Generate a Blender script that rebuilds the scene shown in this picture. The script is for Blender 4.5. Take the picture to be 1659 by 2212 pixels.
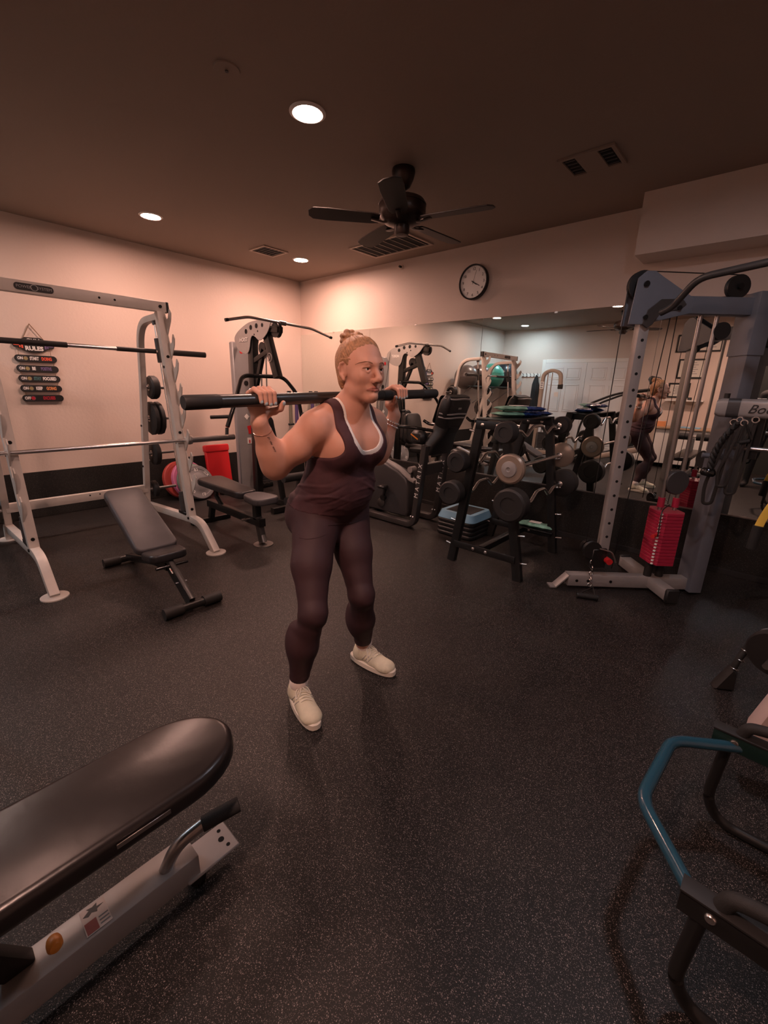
import bpy, bmesh, math, random
import numpy as np
from mathutils import Vector, Matrix
random.seed(7)
for _o in list(bpy.data.objects): bpy.data.objects.remove(_o)
SC = bpy.context.scene
COL = SC.collection

# ------------------------------------------------------------------ camera
# world: room corner at the origin, mirror wall is y = 0 (x to the right), left wall is x = 0, z up, metres
CAM = Vector((5.371, -4.180, 1.360))
YAW, PITCH, ROLL, FPX = -0.7223, -0.2832, 0.0264, 928.57
_f = Vector((math.cos(PITCH)*math.sin(YAW), math.cos(PITCH)*math.cos(YAW), math.sin(PITCH)))
_r = Vector((math.cos(YAW), -math.sin(YAW), 0)); _u = _r.cross(_f)
_r2 = _r*math.cos(ROLL) + _u*math.sin(ROLL); _u2 = -_r*math.sin(ROLL) + _u*math.cos(ROLL)
_cd = bpy.data.cameras.new('camera'); _cam = bpy.data.objects.new('camera', _cd); COL.objects.link(_cam)
_m = Matrix((_r2, _u2, -_f)).transposed().to_4x4(); _m.translation = CAM; _cam.matrix_world = _m
_cd.sensor_fit = 'HORIZONTAL'; _cd.sensor_width = 36.0; _cd.lens = 36.0*FPX/1659.0; _cd.clip_start = 0.02
SC.camera = _cam

# ------------------------------------------------------------------ view, world
vs = SC.view_settings
vs.view_transform = 'Standard'; vs.look = 'None'; vs.gamma = 1.0; vs.use_curve_mapping = False
vs.exposure = 0.5
_w = bpy.data.worlds.new('world'); SC.world = _w; _w.use_nodes = True
_w.node_tree.nodes['Background'].inputs[0].default_value = (0.02, 0.018, 0.016, 1)
_w.node_tree.nodes['Background'].inputs[1].default_value = 0.2

CEIL = 2.74
XR, YB = 7.4, -6.23            # right wall, back wall
WARM = (1.0, 0.57, 0.45); NEUT = (1.0, 0.72, 0.62); COOL = (0.66, 0.86, 1.0); PALE = (0.92, 0.90, 1.0)
# recessed ceiling lamps: x, y, colour, watts, label
LAMPS = [
    (0.93, -0.70, WARM, 30, 'round recessed ceiling light nearest the room corner'),
    (0.95, -2.34, WARM, 22, 'round recessed ceiling light above the white smith machine'),
    (3.20, -2.41, WARM, 12, 'large round recessed ceiling light nearest the ceiling fan over the woman'),
    (0.82, -4.25, NEUT, 12, 'round recessed ceiling light seen in the mirror left of the other'),
    (0.82, -5.55, COOL, 15, 'cool white recessed ceiling light seen in the mirror above the coat hooks'),
    (3.05, -4.17, WARM, 7, 'recessed ceiling light seen at the top edge of the mirror above the far fan'),
    (4.90, -4.60, WARM, 38, 'recessed ceiling light over the foreground behind the camera'),
    (5.30, -2.30, PALE, 8, 'added pale ceiling light, out of view, brightening the floor right of the woman'),  # fill lamp added out of view to lift the floor at right
]

# ------------------------------------------------------------------ materials
MATS = {}
def mat(name, col, rough=0.5, metal=0.0, bump=0.0, bscale=200.0, var=0.0, vscale=6.0, emit=0.0, coat=0.0, spec=0.5, sss=0.0, bdist=0.002):
    if name in MATS: return MATS[name]
    m = bpy.data.materials.new(name); m.use_nodes = True; nt = m.node_tree; b = nt.nodes['Principled BSDF']
    b.inputs['Base Color'].default_value = (*col, 1); b.inputs['Roughness'].default_value = rough
    b.inputs['Metallic'].default_value = metal; b.inputs['Coat Weight'].default_value = coat
    b.inputs['Specular IOR Level'].default_value = spec
    if sss:
        b.inputs['Subsurface Weight'].default_value = sss; b.inputs['Subsurface Radius'].default_value = (0.012, 0.005, 0.003)
        b.inputs['Subsurface Scale'].default_value = 1.0
    if emit:
        b.inputs['Emission Color'].default_value = (*col, 1); b.inputs['Emission Strength'].default_value = emit
    tc = nt.nodes.new('ShaderNodeTexCoord')
    if var:
        n = nt.nodes.new('ShaderNodeTexNoise'); n.inputs['Scale'].default_value = vscale; n.inputs['Detail'].default_value = 5
        nt.links.new(tc.outputs['Object'], n.inputs['Vector'])
        r = nt.nodes.new('ShaderNodeMapRange'); r.inputs[1].default_value = 0.3; r.inputs[2].default_value = 0.7
        r.inputs[3].default_value = 1-var; r.inputs[4].default_value = 1+var
        nt.links.new(n.outputs[0], r.inputs[0])
        mx = nt.nodes.new('ShaderNodeVectorMath'); mx.operation = 'SCALE'; mx.inputs[0].default_value = col
        nt.links.new(r.outputs[0], mx.inputs['Scale']); nt.links.new(mx.outputs[0], b.inputs['Base Color'])
    if bump:
        n = nt.nodes.new('ShaderNodeTexNoise'); n.inputs['Scale'].default_value = bscale; n.inputs['Detail'].default_value = 3
        nt.links.new(tc.outputs['Object'], n.inputs['Vector'])
        bp = nt.nodes.new('ShaderNodeBump'); bp.inputs['Strength'].default_value = bump; bp.inputs['Distance'].default_value = bdist
        nt.links.new(n.outputs[0], bp.inputs['Height']); nt.links.new(bp.outputs[0], b.inputs['Normal'])
    MATS[name] = m; return m

def speckled(name, base, speck, scale=170.0, dens=0.10, rough=0.45, size=0.30):
    """black crumb rubber with pale flecks"""
    m = bpy.data.materials.new(name); m.use_nodes = True; nt = m.node_tree; b = nt.nodes['Principled BSDF']
    tc = nt.nodes.new('ShaderNodeTexCoord'); L = nt.links
    def fleck(sc, de, sz):
        v = nt.nodes.new('ShaderNodeTexVoronoi'); v.inputs['Scale'].default_value = sc; L.new(tc.outputs['Object'], v.inputs['Vector'])
        s = nt.nodes.new('ShaderNodeSeparateColor'); L.new(v.outputs['Color'], s.inputs[0])
        a = nt.nodes.new('ShaderNodeMath'); a.operation = 'LESS_THAN'; a.inputs[1].default_value = de; L.new(s.outputs[0], a.inputs[0])
        c = nt.nodes.new('ShaderNodeMath'); c.operation = 'LESS_THAN'; c.inputs[1].default_value = sz; L.new(v.outputs['Distance'], c.inputs[0])
        d = nt.nodes.new('ShaderNodeMath'); d.operation = 'MULTIPLY'; L.new(a.outputs[0], d.inputs[0]); L.new(c.outputs[0], d.inputs[1])
        e = nt.nodes.new('ShaderNodeMath'); e.operation = 'MULTIPLY'; L.new(d.outputs[0], e.inputs[0])
        f2 = nt.nodes.new('ShaderNodeMapRange'); f2.inputs[3].default_value = 0.35; L.new(s.outputs[1], f2.inputs[0]); L.new(f2.outputs[0], e.inputs[1])
        return e
    e1 = fleck(scale, dens, size); e2 = fleck(scale*2.1, dens*1.2, size*1.1)
    mx = nt.nodes.new('ShaderNodeMath'); mx.operation = 'MAXIMUM'; L.new(e1.outputs[0], mx.inputs[0]); L.new(e2.outputs[0], mx.inputs[1])
    n = nt.nodes.new('ShaderNodeTexNoise'); n.inputs['Scale'].default_value = 3.0; n.inputs['Detail'].default_value = 6; L.new(tc.outputs['Object'], n.inputs['Vector'])
    r = nt.nodes.new('ShaderNodeMapRange'); r.inputs[1].default_value = .3; r.inputs[2].default_value = .7; r.inputs[3].default_value = .75; r.inputs[4].default_value = 1.3; L.new(n.outputs[0], r.inputs[0])
    sc_ = nt.nodes.new('ShaderNodeVectorMath'); sc_.operation = 'SCALE'; sc_.inputs[0].default_value = base; L.new(r.outputs[0], sc_.inputs['Scale'])
    mix = nt.nodes.new('ShaderNodeMix'); mix.data_type = 'RGBA'; L.new(mx.outputs[0], mix.inputs[0]); L.new(sc_.outputs[0], mix.inputs[6]); mix.inputs[7].default_value = (*speck, 1)
    L.new(mix.outputs[2], b.inputs['Base Color']); b.inputs['Roughness'].default_value = rough; b.inputs['Specular IOR Level'].default_value = .30
    n2 = nt.nodes.new('ShaderNodeTexNoise'); n2.inputs['Scale'].default_value = 260; L.new(tc.outputs['Object'], n2.inputs['Vector'])
    bp = nt.nodes.new('ShaderNodeBump'); bp.inputs['Strength'].default_value = .5; bp.inputs['Distance'].default_value = .002
    L.new(n2.outputs[0], bp.inputs['Height']); L.new(bp.outputs[0], b.inputs['Normal'])
    MATS[name] = m; return m

speckled('rubber_floor', (0.0065, 0.0060, 0.0055), (0.25, 0.215, 0.205), 270, .21, .46, .36)
speckled('rubber_wall', (0.016, 0.015, 0.014), (0.12, 0.11, 0.10), 190, .12, .55, .34)
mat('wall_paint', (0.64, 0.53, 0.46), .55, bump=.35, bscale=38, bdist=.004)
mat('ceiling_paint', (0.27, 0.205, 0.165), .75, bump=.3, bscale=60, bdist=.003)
mat('mirror', (0.86, 0.90, 0.87), 0.0, 1.0)
mat('mirror_edge', (0.10, 0.14, 0.12), .3)
mat('white_trim', (0.78, 0.76, 0.72), .4)
mat('white_steel', (0.56, 0.52, 0.48), .38, var=.07, vscale=9, bump=.05, bscale=300)
mat('chrome', (0.80, 0.77, 0.75), .27, 1.0)
mat('dull_steel', (0.45, 0.43, 0.42), .32, 1.0)
mat('black_steel', (0.010, 0.010, 0.010), .35)
mat('black_gloss', (0.008, 0.008, 0.008), .16)
mat('black_rubber', (0.014, 0.013, 0.013), .6, bump=.12, bscale=250)
mat('black_foam', (0.012, 0.012, 0.012), .75, bump=.3, bscale=400)
mat('black_plastic', (0.012, 0.0115, 0.0115), .42)
mat('black_vinyl', (0.020, 0.019, 0.021), .34, bump=.18, bscale=90, var=.25, vscale=5)
mat('grey_vinyl', (0.060, 0.057, 0.062), .5, bump=.12, bscale=180, var=.2, vscale=6)
mat('grey_steel', (0.135, 0.145, 0.17), .4, var=.05, vscale=8)
mat('shroud_grey', (0.27, 0.26, 0.26), .4, var=.05, vscale=8)
mat('silver_paint', (0.34, 0.32, 0.31), .36, .25, var=.06, vscale=10)
mat('dark_grey', (0.045, 0.043, 0.045), .45)
mat('gunmetal', (0.055, 0.050, 0.048), .38, .3)
mat('bolt', (0.02, 0.02, 0.02), .3, .6)
mat('hole', (0.003, 0.003, 0.003), .9)
mat('red_plastic', (0.58, 0.018, 0.022), .45, bump=.15, bscale=160)
mat('red_stack', (0.40, 0.016, 0.052), .42, bump=.15, bscale=260)
mat('blue_plastic', (0.20, 0.40, 0.55), .5, bump=.2, bscale=220)
mat('blue_steel', (0.014, 0.060, 0.095), .22, coat=.4)
mat('white_print', (0.80, 0.78, 0.75), .5)
mat('black_print', (0.01, 0.01, 0.01), .5)
mat('orange_plastic', (0.62, 0.22, 0.03), .4)
mat('yellow_fabric', (0.72, 0.47, 0.06), .7)
mat('bronze', (0.030, 0.020, 0.016), .33, .6)
mat('dark_wood', (0.018, 0.011, 0.008), .5)
mat('cable', (0.006, 0.006, 0.006), .4)

# ------------------------------------------------------------------ geometry helpers
V = Vector
def frame(d, up=(0, 0, 1)):
    d = V(d).normalized(); up = V(up)
    if abs(d.dot(up.normalized())) > .999: up = V((1, 0, 0)) if abs(d.x) < .9 else V((0, 1, 0))
    s = d.cross(up).normalized(); return s, s.cross(d).normalized(), d
def fillet(pts, r, n=5):
    pts = [V(p) for p in pts]; out = [pts[0]]
    for i in range(1, len(pts)-1):
        a, b, c = pts[i-1], pts[i], pts[i+1]; u = (a-b); w = (c-b); lu, lw = u.length, w.length
        u.normalize(); w.normalize(); k = min(r, lu*.48, lw*.48); p0 = b+u*k; p2 = b+w*k
        for j in range(n+1):
            t = j/n; out.append(p0*(1-t)**2 + b*2*t*(1-t) + p2*t*t)
    out.append(pts[-1]); return out
def spline(pts, n=4):
    out = []; k = len(pts)
    for i in range(k):
        p0, p1, p2, p3 = [V(pts[(i+j-1) % k]) for j in range(4)]
        for s in range(n):
            t = s/n; q = .5*((2*p1)+(p2-p0)*t+(2*p0-5*p1+4*p2-p3)*t*t+(3*p1-p0-3*p2+p3)*t**3); out.append(tuple(q))
    return out
def arc(c, u, w, r, a0, a1, n):
    c, u, w = V(c), V(u), V(w)
    return [c + u*(r*math.cos(a0+(a1-a0)*i/n)) + w*(r*math.sin(a0+(a1-a0)*i/n)) for i in range(n+1)]
def rrect(w, h, r, n=3):
    out = []
    for cx, cy, a in ((w/2-r, h/2-r, 0), (-w/2+r, h/2-r, 90), (-w/2+r, -h/2+r, 180), (w/2-r, -h/2+r, 270)):
        for i in range(n+1):
            t = math.radians(a+90*i/n); out.append((cx+r*math.cos(t), cy+r*math.sin(t)))
    return out
class MB:
    def __init__(s): s.v = []; s.f = []
    def add(s, vs, fs):
        o = len(s.v); s.v += [tuple(p) for p in vs]; s.f += [tuple(i+o for i in f) for f in fs]; return s
    def box(s, c, size, rz=0, bevel=0, M=None):
        c = V(c); x, y, z = [a/2 for a in size]
        if bevel:
            b = min(bevel, x*.9, y*.9, z*.9); R = Matrix.Rotation(rz, 3, 'Z') if M is None else M
            vs = []
            for sx in (-1, 1):
                for sy in (-1, 1):
                    for sz in (-1, 1):
                        vs += [c+R@V((sx*x, sy*(y-b), sz*(z-b))), c+R@V((sx*(x-b), sy*y, sz*(z-b))), c+R@V((sx*(x-b), sy*(y-b), sz*z))]
            bm = bmesh.new(); q = [bm.verts.new(p) for p in vs]; bmesh.ops.convex_hull(bm, input=q)
            bmesh.ops.dissolve_limit(bm, angle_limit=.01, verts=bm.verts, edges=bm.edges)
            bm.verts.index_update(); s.add([v.co.copy() for v in bm.verts], [[v.index for v in f.verts] for f in bm.faces]); bm.free(); return s
        R = Matrix.Rotation(rz, 3, 'Z') if M is None else M
        vs = [c+R@V((a*x, b_*y, d*z)) for a in (-1, 1) for b_ in (-1, 1) for d in (-1, 1)]
        return s.add(vs, [(0, 1, 3, 2), (4, 6, 7, 5), (0, 4, 5, 1), (2, 3, 7, 6), (0, 2, 6, 4), (1, 5, 7, 3)])
    def sweep(s, pts, prof, up=(0, 0, 1), cap=True, closed=False, scale=None):
        pts = [V(p) for p in pts]; n = len(pts); k = len(prof); vs = []; fs = []
        upv = None
        for i, p in enumerate(pts):
            if closed: t0 = (p-pts[i-1]).normalized(); t1 = (pts[(i+1) % n]-p).normalized()
            else:
                t0 = (p-pts[i-1]).normalized() if i else (pts[1]-p).normalized()
                t1 = (pts[i+1]-p).normalized() if i < n-1 else t0
            d = (t0+t1)
            d = d.normalized() if d.length > 1e-6 else t0
            a, b, _ = frame(d, up if upv is None else upv); upv = b
            if abs(V(up).normalized().dot(d)) < .98: a, b, _ = frame(d, up); upv = b
            c = max(.5, math.sqrt(max(0, (1+t0.dot(t1))/2)))
            side = (t1-t0)
            sc = 1 if scale is None else scale[i]
            for (x, y) in prof:
                o = a*x*sc+b*y*sc
                if side.length > 1e-5:
                    q = side.normalized(); o = o + q*(o.dot(q))*(1/c-1)
                vs.append(p+o)
        m = n if closed else n-1
        for i in range(m):
            for j in range(k):
                a = i*k+j; b = i*k+(j+1) % k; c = ((i+1) % n)*k+(j+1) % k; d = ((i+1) % n)*k+j
                fs.append((a, b, c, d))
        if cap and not closed: fs += [tuple(range(k))[::-1], tuple(range((n-1)*k, n*k))]
        return s.add(vs, fs)
    def tube(s, pts, r, seg=10, closed=False, up=(0, 0, 1), scale=None):
        prof = [(r*math.cos(2*math.pi*i/seg), r*math.sin(2*math.pi*i/seg)) for i in range(seg)]
        return s.sweep(pts, prof, up, closed=closed, scale=scale)
    def bar(s, p0, p1, w, h, up=(0, 0, 1), r=0.004):
        return s.sweep([p0, p1], rrect(w, h, min(r, w*.45, h*.45), 2) if r else [(w/2, h/2), (-w/2, h/2), (-w/2, -h/2), (w/2, -h/2)], up)
    def path(s, pts, w, h, up=(0, 0, 1), r=0.004): return s.sweep(pts, rrect(w, h, r, 2), up)
    def lathe(s, base, axis, prof, seg=20):
        """prof: (radius, height) along axis"""
        a, b, d = frame(axis); base = V(base); vs = []; fs = []; k = len(prof)
        for i in range(seg):
            t = 2*math.pi*i/seg; q = a*math.cos(t)+b*math.sin(t)
            for (r, h) in prof: vs.append(base+q*max(r, 1e-5)+d*h)
        for i in range(seg):
            for j in range(k-1):
                A = i*k+j; B = ((i+1) % seg)*k+j; fs.append((A, B, B+1, A+1))
        ring = prof[0] == prof[-1]
        if prof[0][0] > 1e-4 and not ring: fs.append(tuple(i*k for i in range(seg))[::-1])
        if prof[-1][0] > 1e-4 and not ring: fs.append(tuple(i*k+k-1 for i in range(seg)))
        return s.add(vs, fs)
    def cyl(s, p0, p1, r, seg=14, r2=None):
        p0, p1 = V(p0), V(p1); return s.lathe(p0, p1-p0, [(r, 0), (r if r2 is None else r2, (p1-p0).length)], seg)
    def disc(s, c, axis, r, th, bev=.004, seg=24, hole=0):
        if hole: return s.lathe(V(c)-V(axis).normalized()*th/2, axis, [(hole, 0), (r-bev, 0), (r, bev), (r, th-bev), (r-bev, th), (hole, th), (hole, 0)], seg)
        return s.lathe(V(c)-V(axis).normalized()*th/2, axis, [(0, 0), (r-bev, 0), (r, bev), (r, th-bev), (r-bev, th), (0, th)], seg)
    def ell(s, c, rad, seg=18, rings=10, R=None):
        c = V(c); vs = []; fs = []; R = R or Matrix.Identity(3)
        for i in range(rings+1):
            a = math.pi*i/rings
            for j in range(seg):
                b = 2*math.pi*j/seg
                vs.append(c+R@V((rad[0]*math.sin(a)*math.cos(b), rad[1]*math.sin(a)*math.sin(b), rad[2]*math.cos(a))))
        for i in range(rings):
            for j in range(seg): fs.append((i*seg+j, (i+1)*seg+j, (i+1)*seg+(j+1) % seg, i*seg+(j+1) % seg))
        return s.add(vs, fs)
    def torus(s, c, axis, R_, r, seg=24, ts=8):
        a, b, d = frame(axis); c = V(c)
        return s.tube([c+(a*math.cos(2*math.pi*i/seg)+b*math.sin(2*math.pi*i/seg))*R_ for i in range(seg)], r, ts, closed=True, up=axis)
    def prism(s, outline, o, u, w, th, bev=0):
        """2-D outline (list of (a,b)) placed at o with axes u,w and extruded by th along u x w, centred"""
        o, u, w = V(o), V(u).normalized(), V(w).normalized(); n = u.cross(w).normalized(); k = len(outline); vs = []
        if bev:
            area = sum(outline[q][0]*outline[(q+1) % k][1]-outline[(q+1) % k][0]*outline[q][1] for q in range(k)); sg = 1 if area > 0 else -1
            nrm = []
            for q in range(k):
                a, b, c = [V(outline[(q+e) % k]) for e in (-1, 0, 1)]; d1 = (b-a).normalized(); d2 = (c-b).normalized()
                m = V((-(d1.y+d2.y), d1.x+d2.x)); m = m.normalized() if m.length > 1e-6 else V((-d1.y, d1.x)); nrm.append(m*sg)
            def inset(e): return [(p[0]+q.x*e, p[1]+q.y*e) for p, q in zip(outline, nrm)]
            ns = 1 if bev < .012 else 4
            prof = [(bev*(1-math.sin(math.pi/2*t/ns)), bev*(1-math.cos(math.pi/2*t/ns))) for t in range(ns+1)]      # (inset, height)
            rows = [(inset(e), -th/2+h) for e, h in prof]+[(inset(e), th/2-h) for e, h in prof[::-1]]
        else: rows = [(outline, -th/2), (outline, th/2)]
        fs = []
        for ol, h in rows: vs += [o+u*p[0]+w*p[1]+n*h for p in ol]
        for r in range(len(rows)-1):
            for j in range(k): fs.append((r*k+j, r*k+(j+1) % k, (r+1)*k+(j+1) % k, (r+1)*k+j))
        fs += [tuple(range(k))[::-1], tuple(range((len(rows)-1)*k, len(rows)*k))]
        return s.add(vs, fs)
    def build(s, name, m, parent=None, local=False, smooth=40):
        me = bpy.data.meshes.new(name)
        off = V((0, 0, 0))
        if parent is not None and not local:
            p = parent
            while p is not None: off += p.location; p = p.parent
        me.from_pydata([tuple(V(p)-off) for p in s.v], [], s.f)
        bm = bmesh.new(); bm.from_mesh(me); bmesh.ops.recalc_face_normals(bm, faces=bm.faces); bm.to_mesh(me); bm.free()
        if smooth:
            me.polygons.foreach_set('use_smooth', [True]*len(me.polygons)); me.set_sharp_from_angle(angle=math.radians(smooth))
        me.materials.append(MATS[m] if isinstance(m, str) else m)
        o = bpy.data.objects.new(name, me); COL.objects.link(o)
        if parent is not None: o.parent = parent
        return o
def tag(o, label=None, cat=None, group=None, kind=None):
    if label: o['label'] = label
    if cat: o['category'] = cat
    if group: o['group'] = group
    if kind: o['kind'] = kind
    return o
def thing(name, label, cat, loc=(0, 0, 0), rz=0, group=None):
    o = bpy.data.objects.new(name, None); COL.objects.link(o); o.location = loc; o.rotation_euler = (0, 0, rz)
    o.empty_display_size = .1; return tag(o, label, cat, group)
def dup(root, loc=None, rz=None, label=None):
    """copy a thing with its parts and sub-parts"""
    r = root.copy(); COL.objects.link(r)
    if loc is not None: r.location = loc
    if rz is not None: r.rotation_euler = (0, 0, rz)
    if label: r['label'] = label
    for ch in list(root.children):
        c = ch.copy(); COL.objects.link(c); c.parent = r
        for g in list(ch.children):
            d = g.copy(); COL.objects.link(d); d.parent = c
    return r
def text(name, body, size, pos, right, up, m, parent=None, ext=.0006, align='CENTER', shear=0.0, local=False, spacing=1.0, xs=1.0, bold=0.0):
    cu = bpy.data.curves.new(name, 'FONT'); cu.body = body; cu.size = size; cu.align_x = align; cu.align_y = 'CENTER'
    cu.extrude = ext; cu.shear = shear; cu.resolution_u = 3; cu.space_character = spacing; cu.offset = bold
    t = bpy.data.objects.new(name, cu); COL.objects.link(t)
    me = bpy.data.meshes.new_from_object(t); bpy.data.objects.remove(t); bpy.data.curves.remove(cu)
    r = V(right).normalized(); u = V(up).normalized(); n = r.cross(u).normalized()
    X = Matrix((r*xs, u, n)).transposed().to_4x4(); X.translation = V(pos); me.transform(X)
    if parent is not None and not local:
        off = V((0, 0, 0)); p = parent
        while p is not None: off += p.location; p = p.parent
        me.transform(Matrix.Translation(-off))
    me.materials.clear(); me.materials.append(MATS[m] if isinstance(m, str) else m); me.name = name
    o = bpy.data.objects.new(name, me); COL.objects.link(o)
    if parent is not None: o.parent = parent
    return o
# ------------------------------------------------------------------ the room
def struct(o): o['kind'] = 'structure'; return o
def wallbox(name, x0, x1, y0, y1, z0, z1, m):
    return struct(MB().box(((x0+x1)/2, (y0+y1)/2, (z0+z1)/2), (x1-x0, y1-y0, z1-z0)).build(name, m, smooth=0))
T = .12
wallbox('floor', -T, XR+T, YB-T, T, -.08, 0, 'rubber_floor')
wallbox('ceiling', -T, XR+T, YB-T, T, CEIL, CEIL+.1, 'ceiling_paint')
wallbox('wall_left', -T, 0, YB-T, T, 0, CEIL, 'wall_paint')
wallbox('wall_mirror_side', 0, XR, 0, T, 0, CEIL, 'wall_paint')
wallbox('wall_back', 0, XR, YB-T, YB, 0, CEIL, 'wall_paint')
wallbox('wall_right', XR, XR+T, YB-T, T, 0, CEIL, 'wall_paint')
wallbox('trim_1', 4.345, XR, -.293, 0, 2.34, CEIL, 'wall_paint')           # boxed soffit along the mirror wall

struct(MB().box((.006, YB/2, .232), (.012, -YB-.02, .458), bevel=.002).build('baseboard_left', 'rubber_wall'))
struct(MB().box((3.7, -.006, .234), (7.36, .012, .466), bevel=.002).build('baseboard_mirror_side', 'rubber_wall'))
struct(MB().box((3.7, -.020, .022), (7.30, .016, .044), bevel=.002).build('trim_2', 'black_rubber'))
# mirror: tall panels side by side over the rubber skirting
mir = thing('wall_mirror', 'large frameless wall mirror of tall panels above the black rubber skirting', 'mirror', (3.7, 0, .47))
xs = [.006, 1.381, 2.963, 4.545, 6.127, 7.38]
for a, b in zip(xs[:-1], xs[1:]):
    p = MB().box(((a+b)/2, -.004, 1.261), (b-a-.004, .006, 1.578)).build('mirror_panel', 'mirror', mir, smooth=0)
MB().box((3.7, -.006, .474), (7.36, .010, .010)).build('bottom_channel', 'dull_steel', mir)
for x in (.7, 2.1, 3.7, 5.3): MB().box((x, -.008, 2.046), (.03, .006, .018), bevel=.002).build('clip', 'chrome', mir)

# ceiling lamps
for k, (x, y, c, w, lab) in enumerate(LAMPS):
    L = thing('recessed_light', lab, 'ceiling light', (x, y, CEIL-.004), group='recessed ceiling lights')
    MB().lathe((x, y, CEIL), (0, 0, -1), [(.073, 0), (.096, 0), (.096, .004), (.080, .010), (.073, .007), (.073, 0)], 28).build('trim_ring', 'white_trim', L)
    em = mat('lamp_glow_%d' % k, c, .5, emit=w/(math.pi*math.pi*.072**2))
    MB().lathe((x, y, CEIL), (0, 0, -1), [(0, .005), (.072, .005), (.072, .0005), (0, .0005)], 24).build('lens', em, L)
# ------------------------------------------------------------------ smith machine / half rack on the left
rk = thing('smith_machine', 'white steel smith machine with hooked uprights along the left wall', 'rack', (1.6, -3.15, 0))
def fx(z): return 1.735 - (z-.25)*.122            # front upright centre line
YL, YR = -3.70, -2.60
hk = [(0, 0)]
for k in range(8):
    z0 = k*.185
    hk += [(.006, z0+.01), (.096, z0+.100), (.118, z0+.150), (.098, z0+.185), (.062, z0+.130), (.030, z0+.116), (.012, z0+.15)]
hk += [(0, 1.49)]
for y, out in ((YR, 1), (YL, -1)):
    MB().bar((fx(.235), y, .235), (fx(1.885), y, 1.885), .06, .06, up=(0, 1, 0)).build('front_upright', 'white_steel', rk)
    MB().path(fillet([(.735, y, .15), (1.03, y, 1.40), (1.10, y, 1.84), (fx(1.85)-.03, y, 1.855)], .30, 8), .05, .05, up=(0, 1, 0)).build('rear_upright', 'white_steel', rk)
    MB().path(fillet([(.60, y, .012), (.66, y, .135), (1.78, y, .215), (1.93, y, .20), (2.13, y, .004)], .16, 7), .06, .055, up=(0, 1, 0)).build('base_rail', 'white_steel', rk)
    for x in (2.13, .60):
        MB().lathe((x, y, 0), (0, 0, 1), [(0, .0), (.078, 0), (.078, .008), (.0, .009)], 26).build('foot_plate', 'white_steel', rk)
    d = V((-.122, 0, 1)).normalized(); n = V((1, 0, .122)).normalized()
    MB().prism([(a, b) for a, b in hk], V((fx(.42)+.028, y+out*.026, .42)), n, d, .008).build('hook_plate', 'white_steel', rk)
    gx = lambda z: fx(z)-.115
    MB().cyl((gx(.30), y, .30), (gx(1.80), y, 1.80), .0125, 12).build('guide_rod', 'chrome', rk)
    MB().cyl((gx(1.80), y, 1.80), (gx(1.83), y, 1.83), .022, 12).build('rod_stop', 'dark_grey', rk)
    MB().cyl((gx(.26), y, .26), (gx(.40), y, .40), .034, 14).cyl((gx(.40), y, .40), (gx(.43), y, .43), .028, 14).build('rod_stop', 'dark_grey', rk)
    MB().box((gx(.24), y, .245), (.14, .06, .03), bevel=.004).build('rod_base', 'black_plastic', rk)
    for z in (.30, .95, 1.55):
        MB().cyl((fx(z)+.026, y, z), (fx(z)+.036, y, z), .012, 10).build('bolt', 'bolt', rk)
        MB().cyl((fx(z-.08), y-.026, z-.08), (fx(z-.08), y-.036, z-.08), .011, 10).build('bolt', 'bolt', rk)
    for z in (.22, .55, .95): MB().cyl((.735+(z-.15)*.236, y-.022, z), (.735+(z-.15)*.236, y-.033, z), .010, 10).build('bolt', 'bolt', rk)
MB().bar((fx(1.92)-.0, -3.80, 1.925), (fx(1.92), -2.545, 1.925), .06, .075).build('top_beam', 'white_steel', rk)
for y in (-2.543, -3.802): MB().box((fx(1.92), y, 1.925), (.064, .028, .079), bevel=.006).build('end_cap', 'black_plastic', rk)
for y in (-3.02, -2.92): MB().cyl((fx(1.92)+.027, y, 1.925), (fx(1.92)+.0315, y, 1.925), .008, 10).build('bolt', 'hole', rk)
MB().cyl((fx(1.92)+.027, -2.60, 1.925), (fx(1.92)+.040, -2.60, 1.925), .012, 10).build('bolt', 'bolt', rk)
bd = MB().prism(rrect(.21, .042, .019, 4), (fx(1.92)+.033, -3.395, 1.925), (0, 1, 0), (0, 0, 1), .004).build('name_plate', 'black_print', rk)
text('lettering', 'POWER', .024, (fx(1.92)+.0355, -3.448, 1.925), (0, 1, 0), (0, 0, 1), 'silver_paint', bd)
MB().torus((fx(1.92)+.0355, -3.395, 1.925), (1, 0, 0), .018, .0025, 20, 6).build('emblem', 'silver_paint', bd)
text('lettering', 'SYSTEM', .024, (fx(1.92)+.0355, -3.340, 1.925), (0, 1, 0), (0, 0, 1), 'silver_paint', bd)
MB().bar((.775, YL, .315), (.775, YR, .315), .05, .075).build('rear_beam', 'white_steel', rk)
for y in (-3.10, -3.02): MB().cyl((.80, y, .33), (.803, y, .33), .007, 8).build('bolt', 'hole', rk)
pegs = [(1.30, .045), (1.015, .045), (.675, .045), (.30, .045)]
for z, _ in pegs:
    x = .735+(z-.15)*.236
    for s, y in ((1, YR), (-1, YL)): MB().cyl((x, y+s*.02, z), (x, y+s*.29, z), .0145, 12).build('weight_peg', 'dull_steel', rk)
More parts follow.
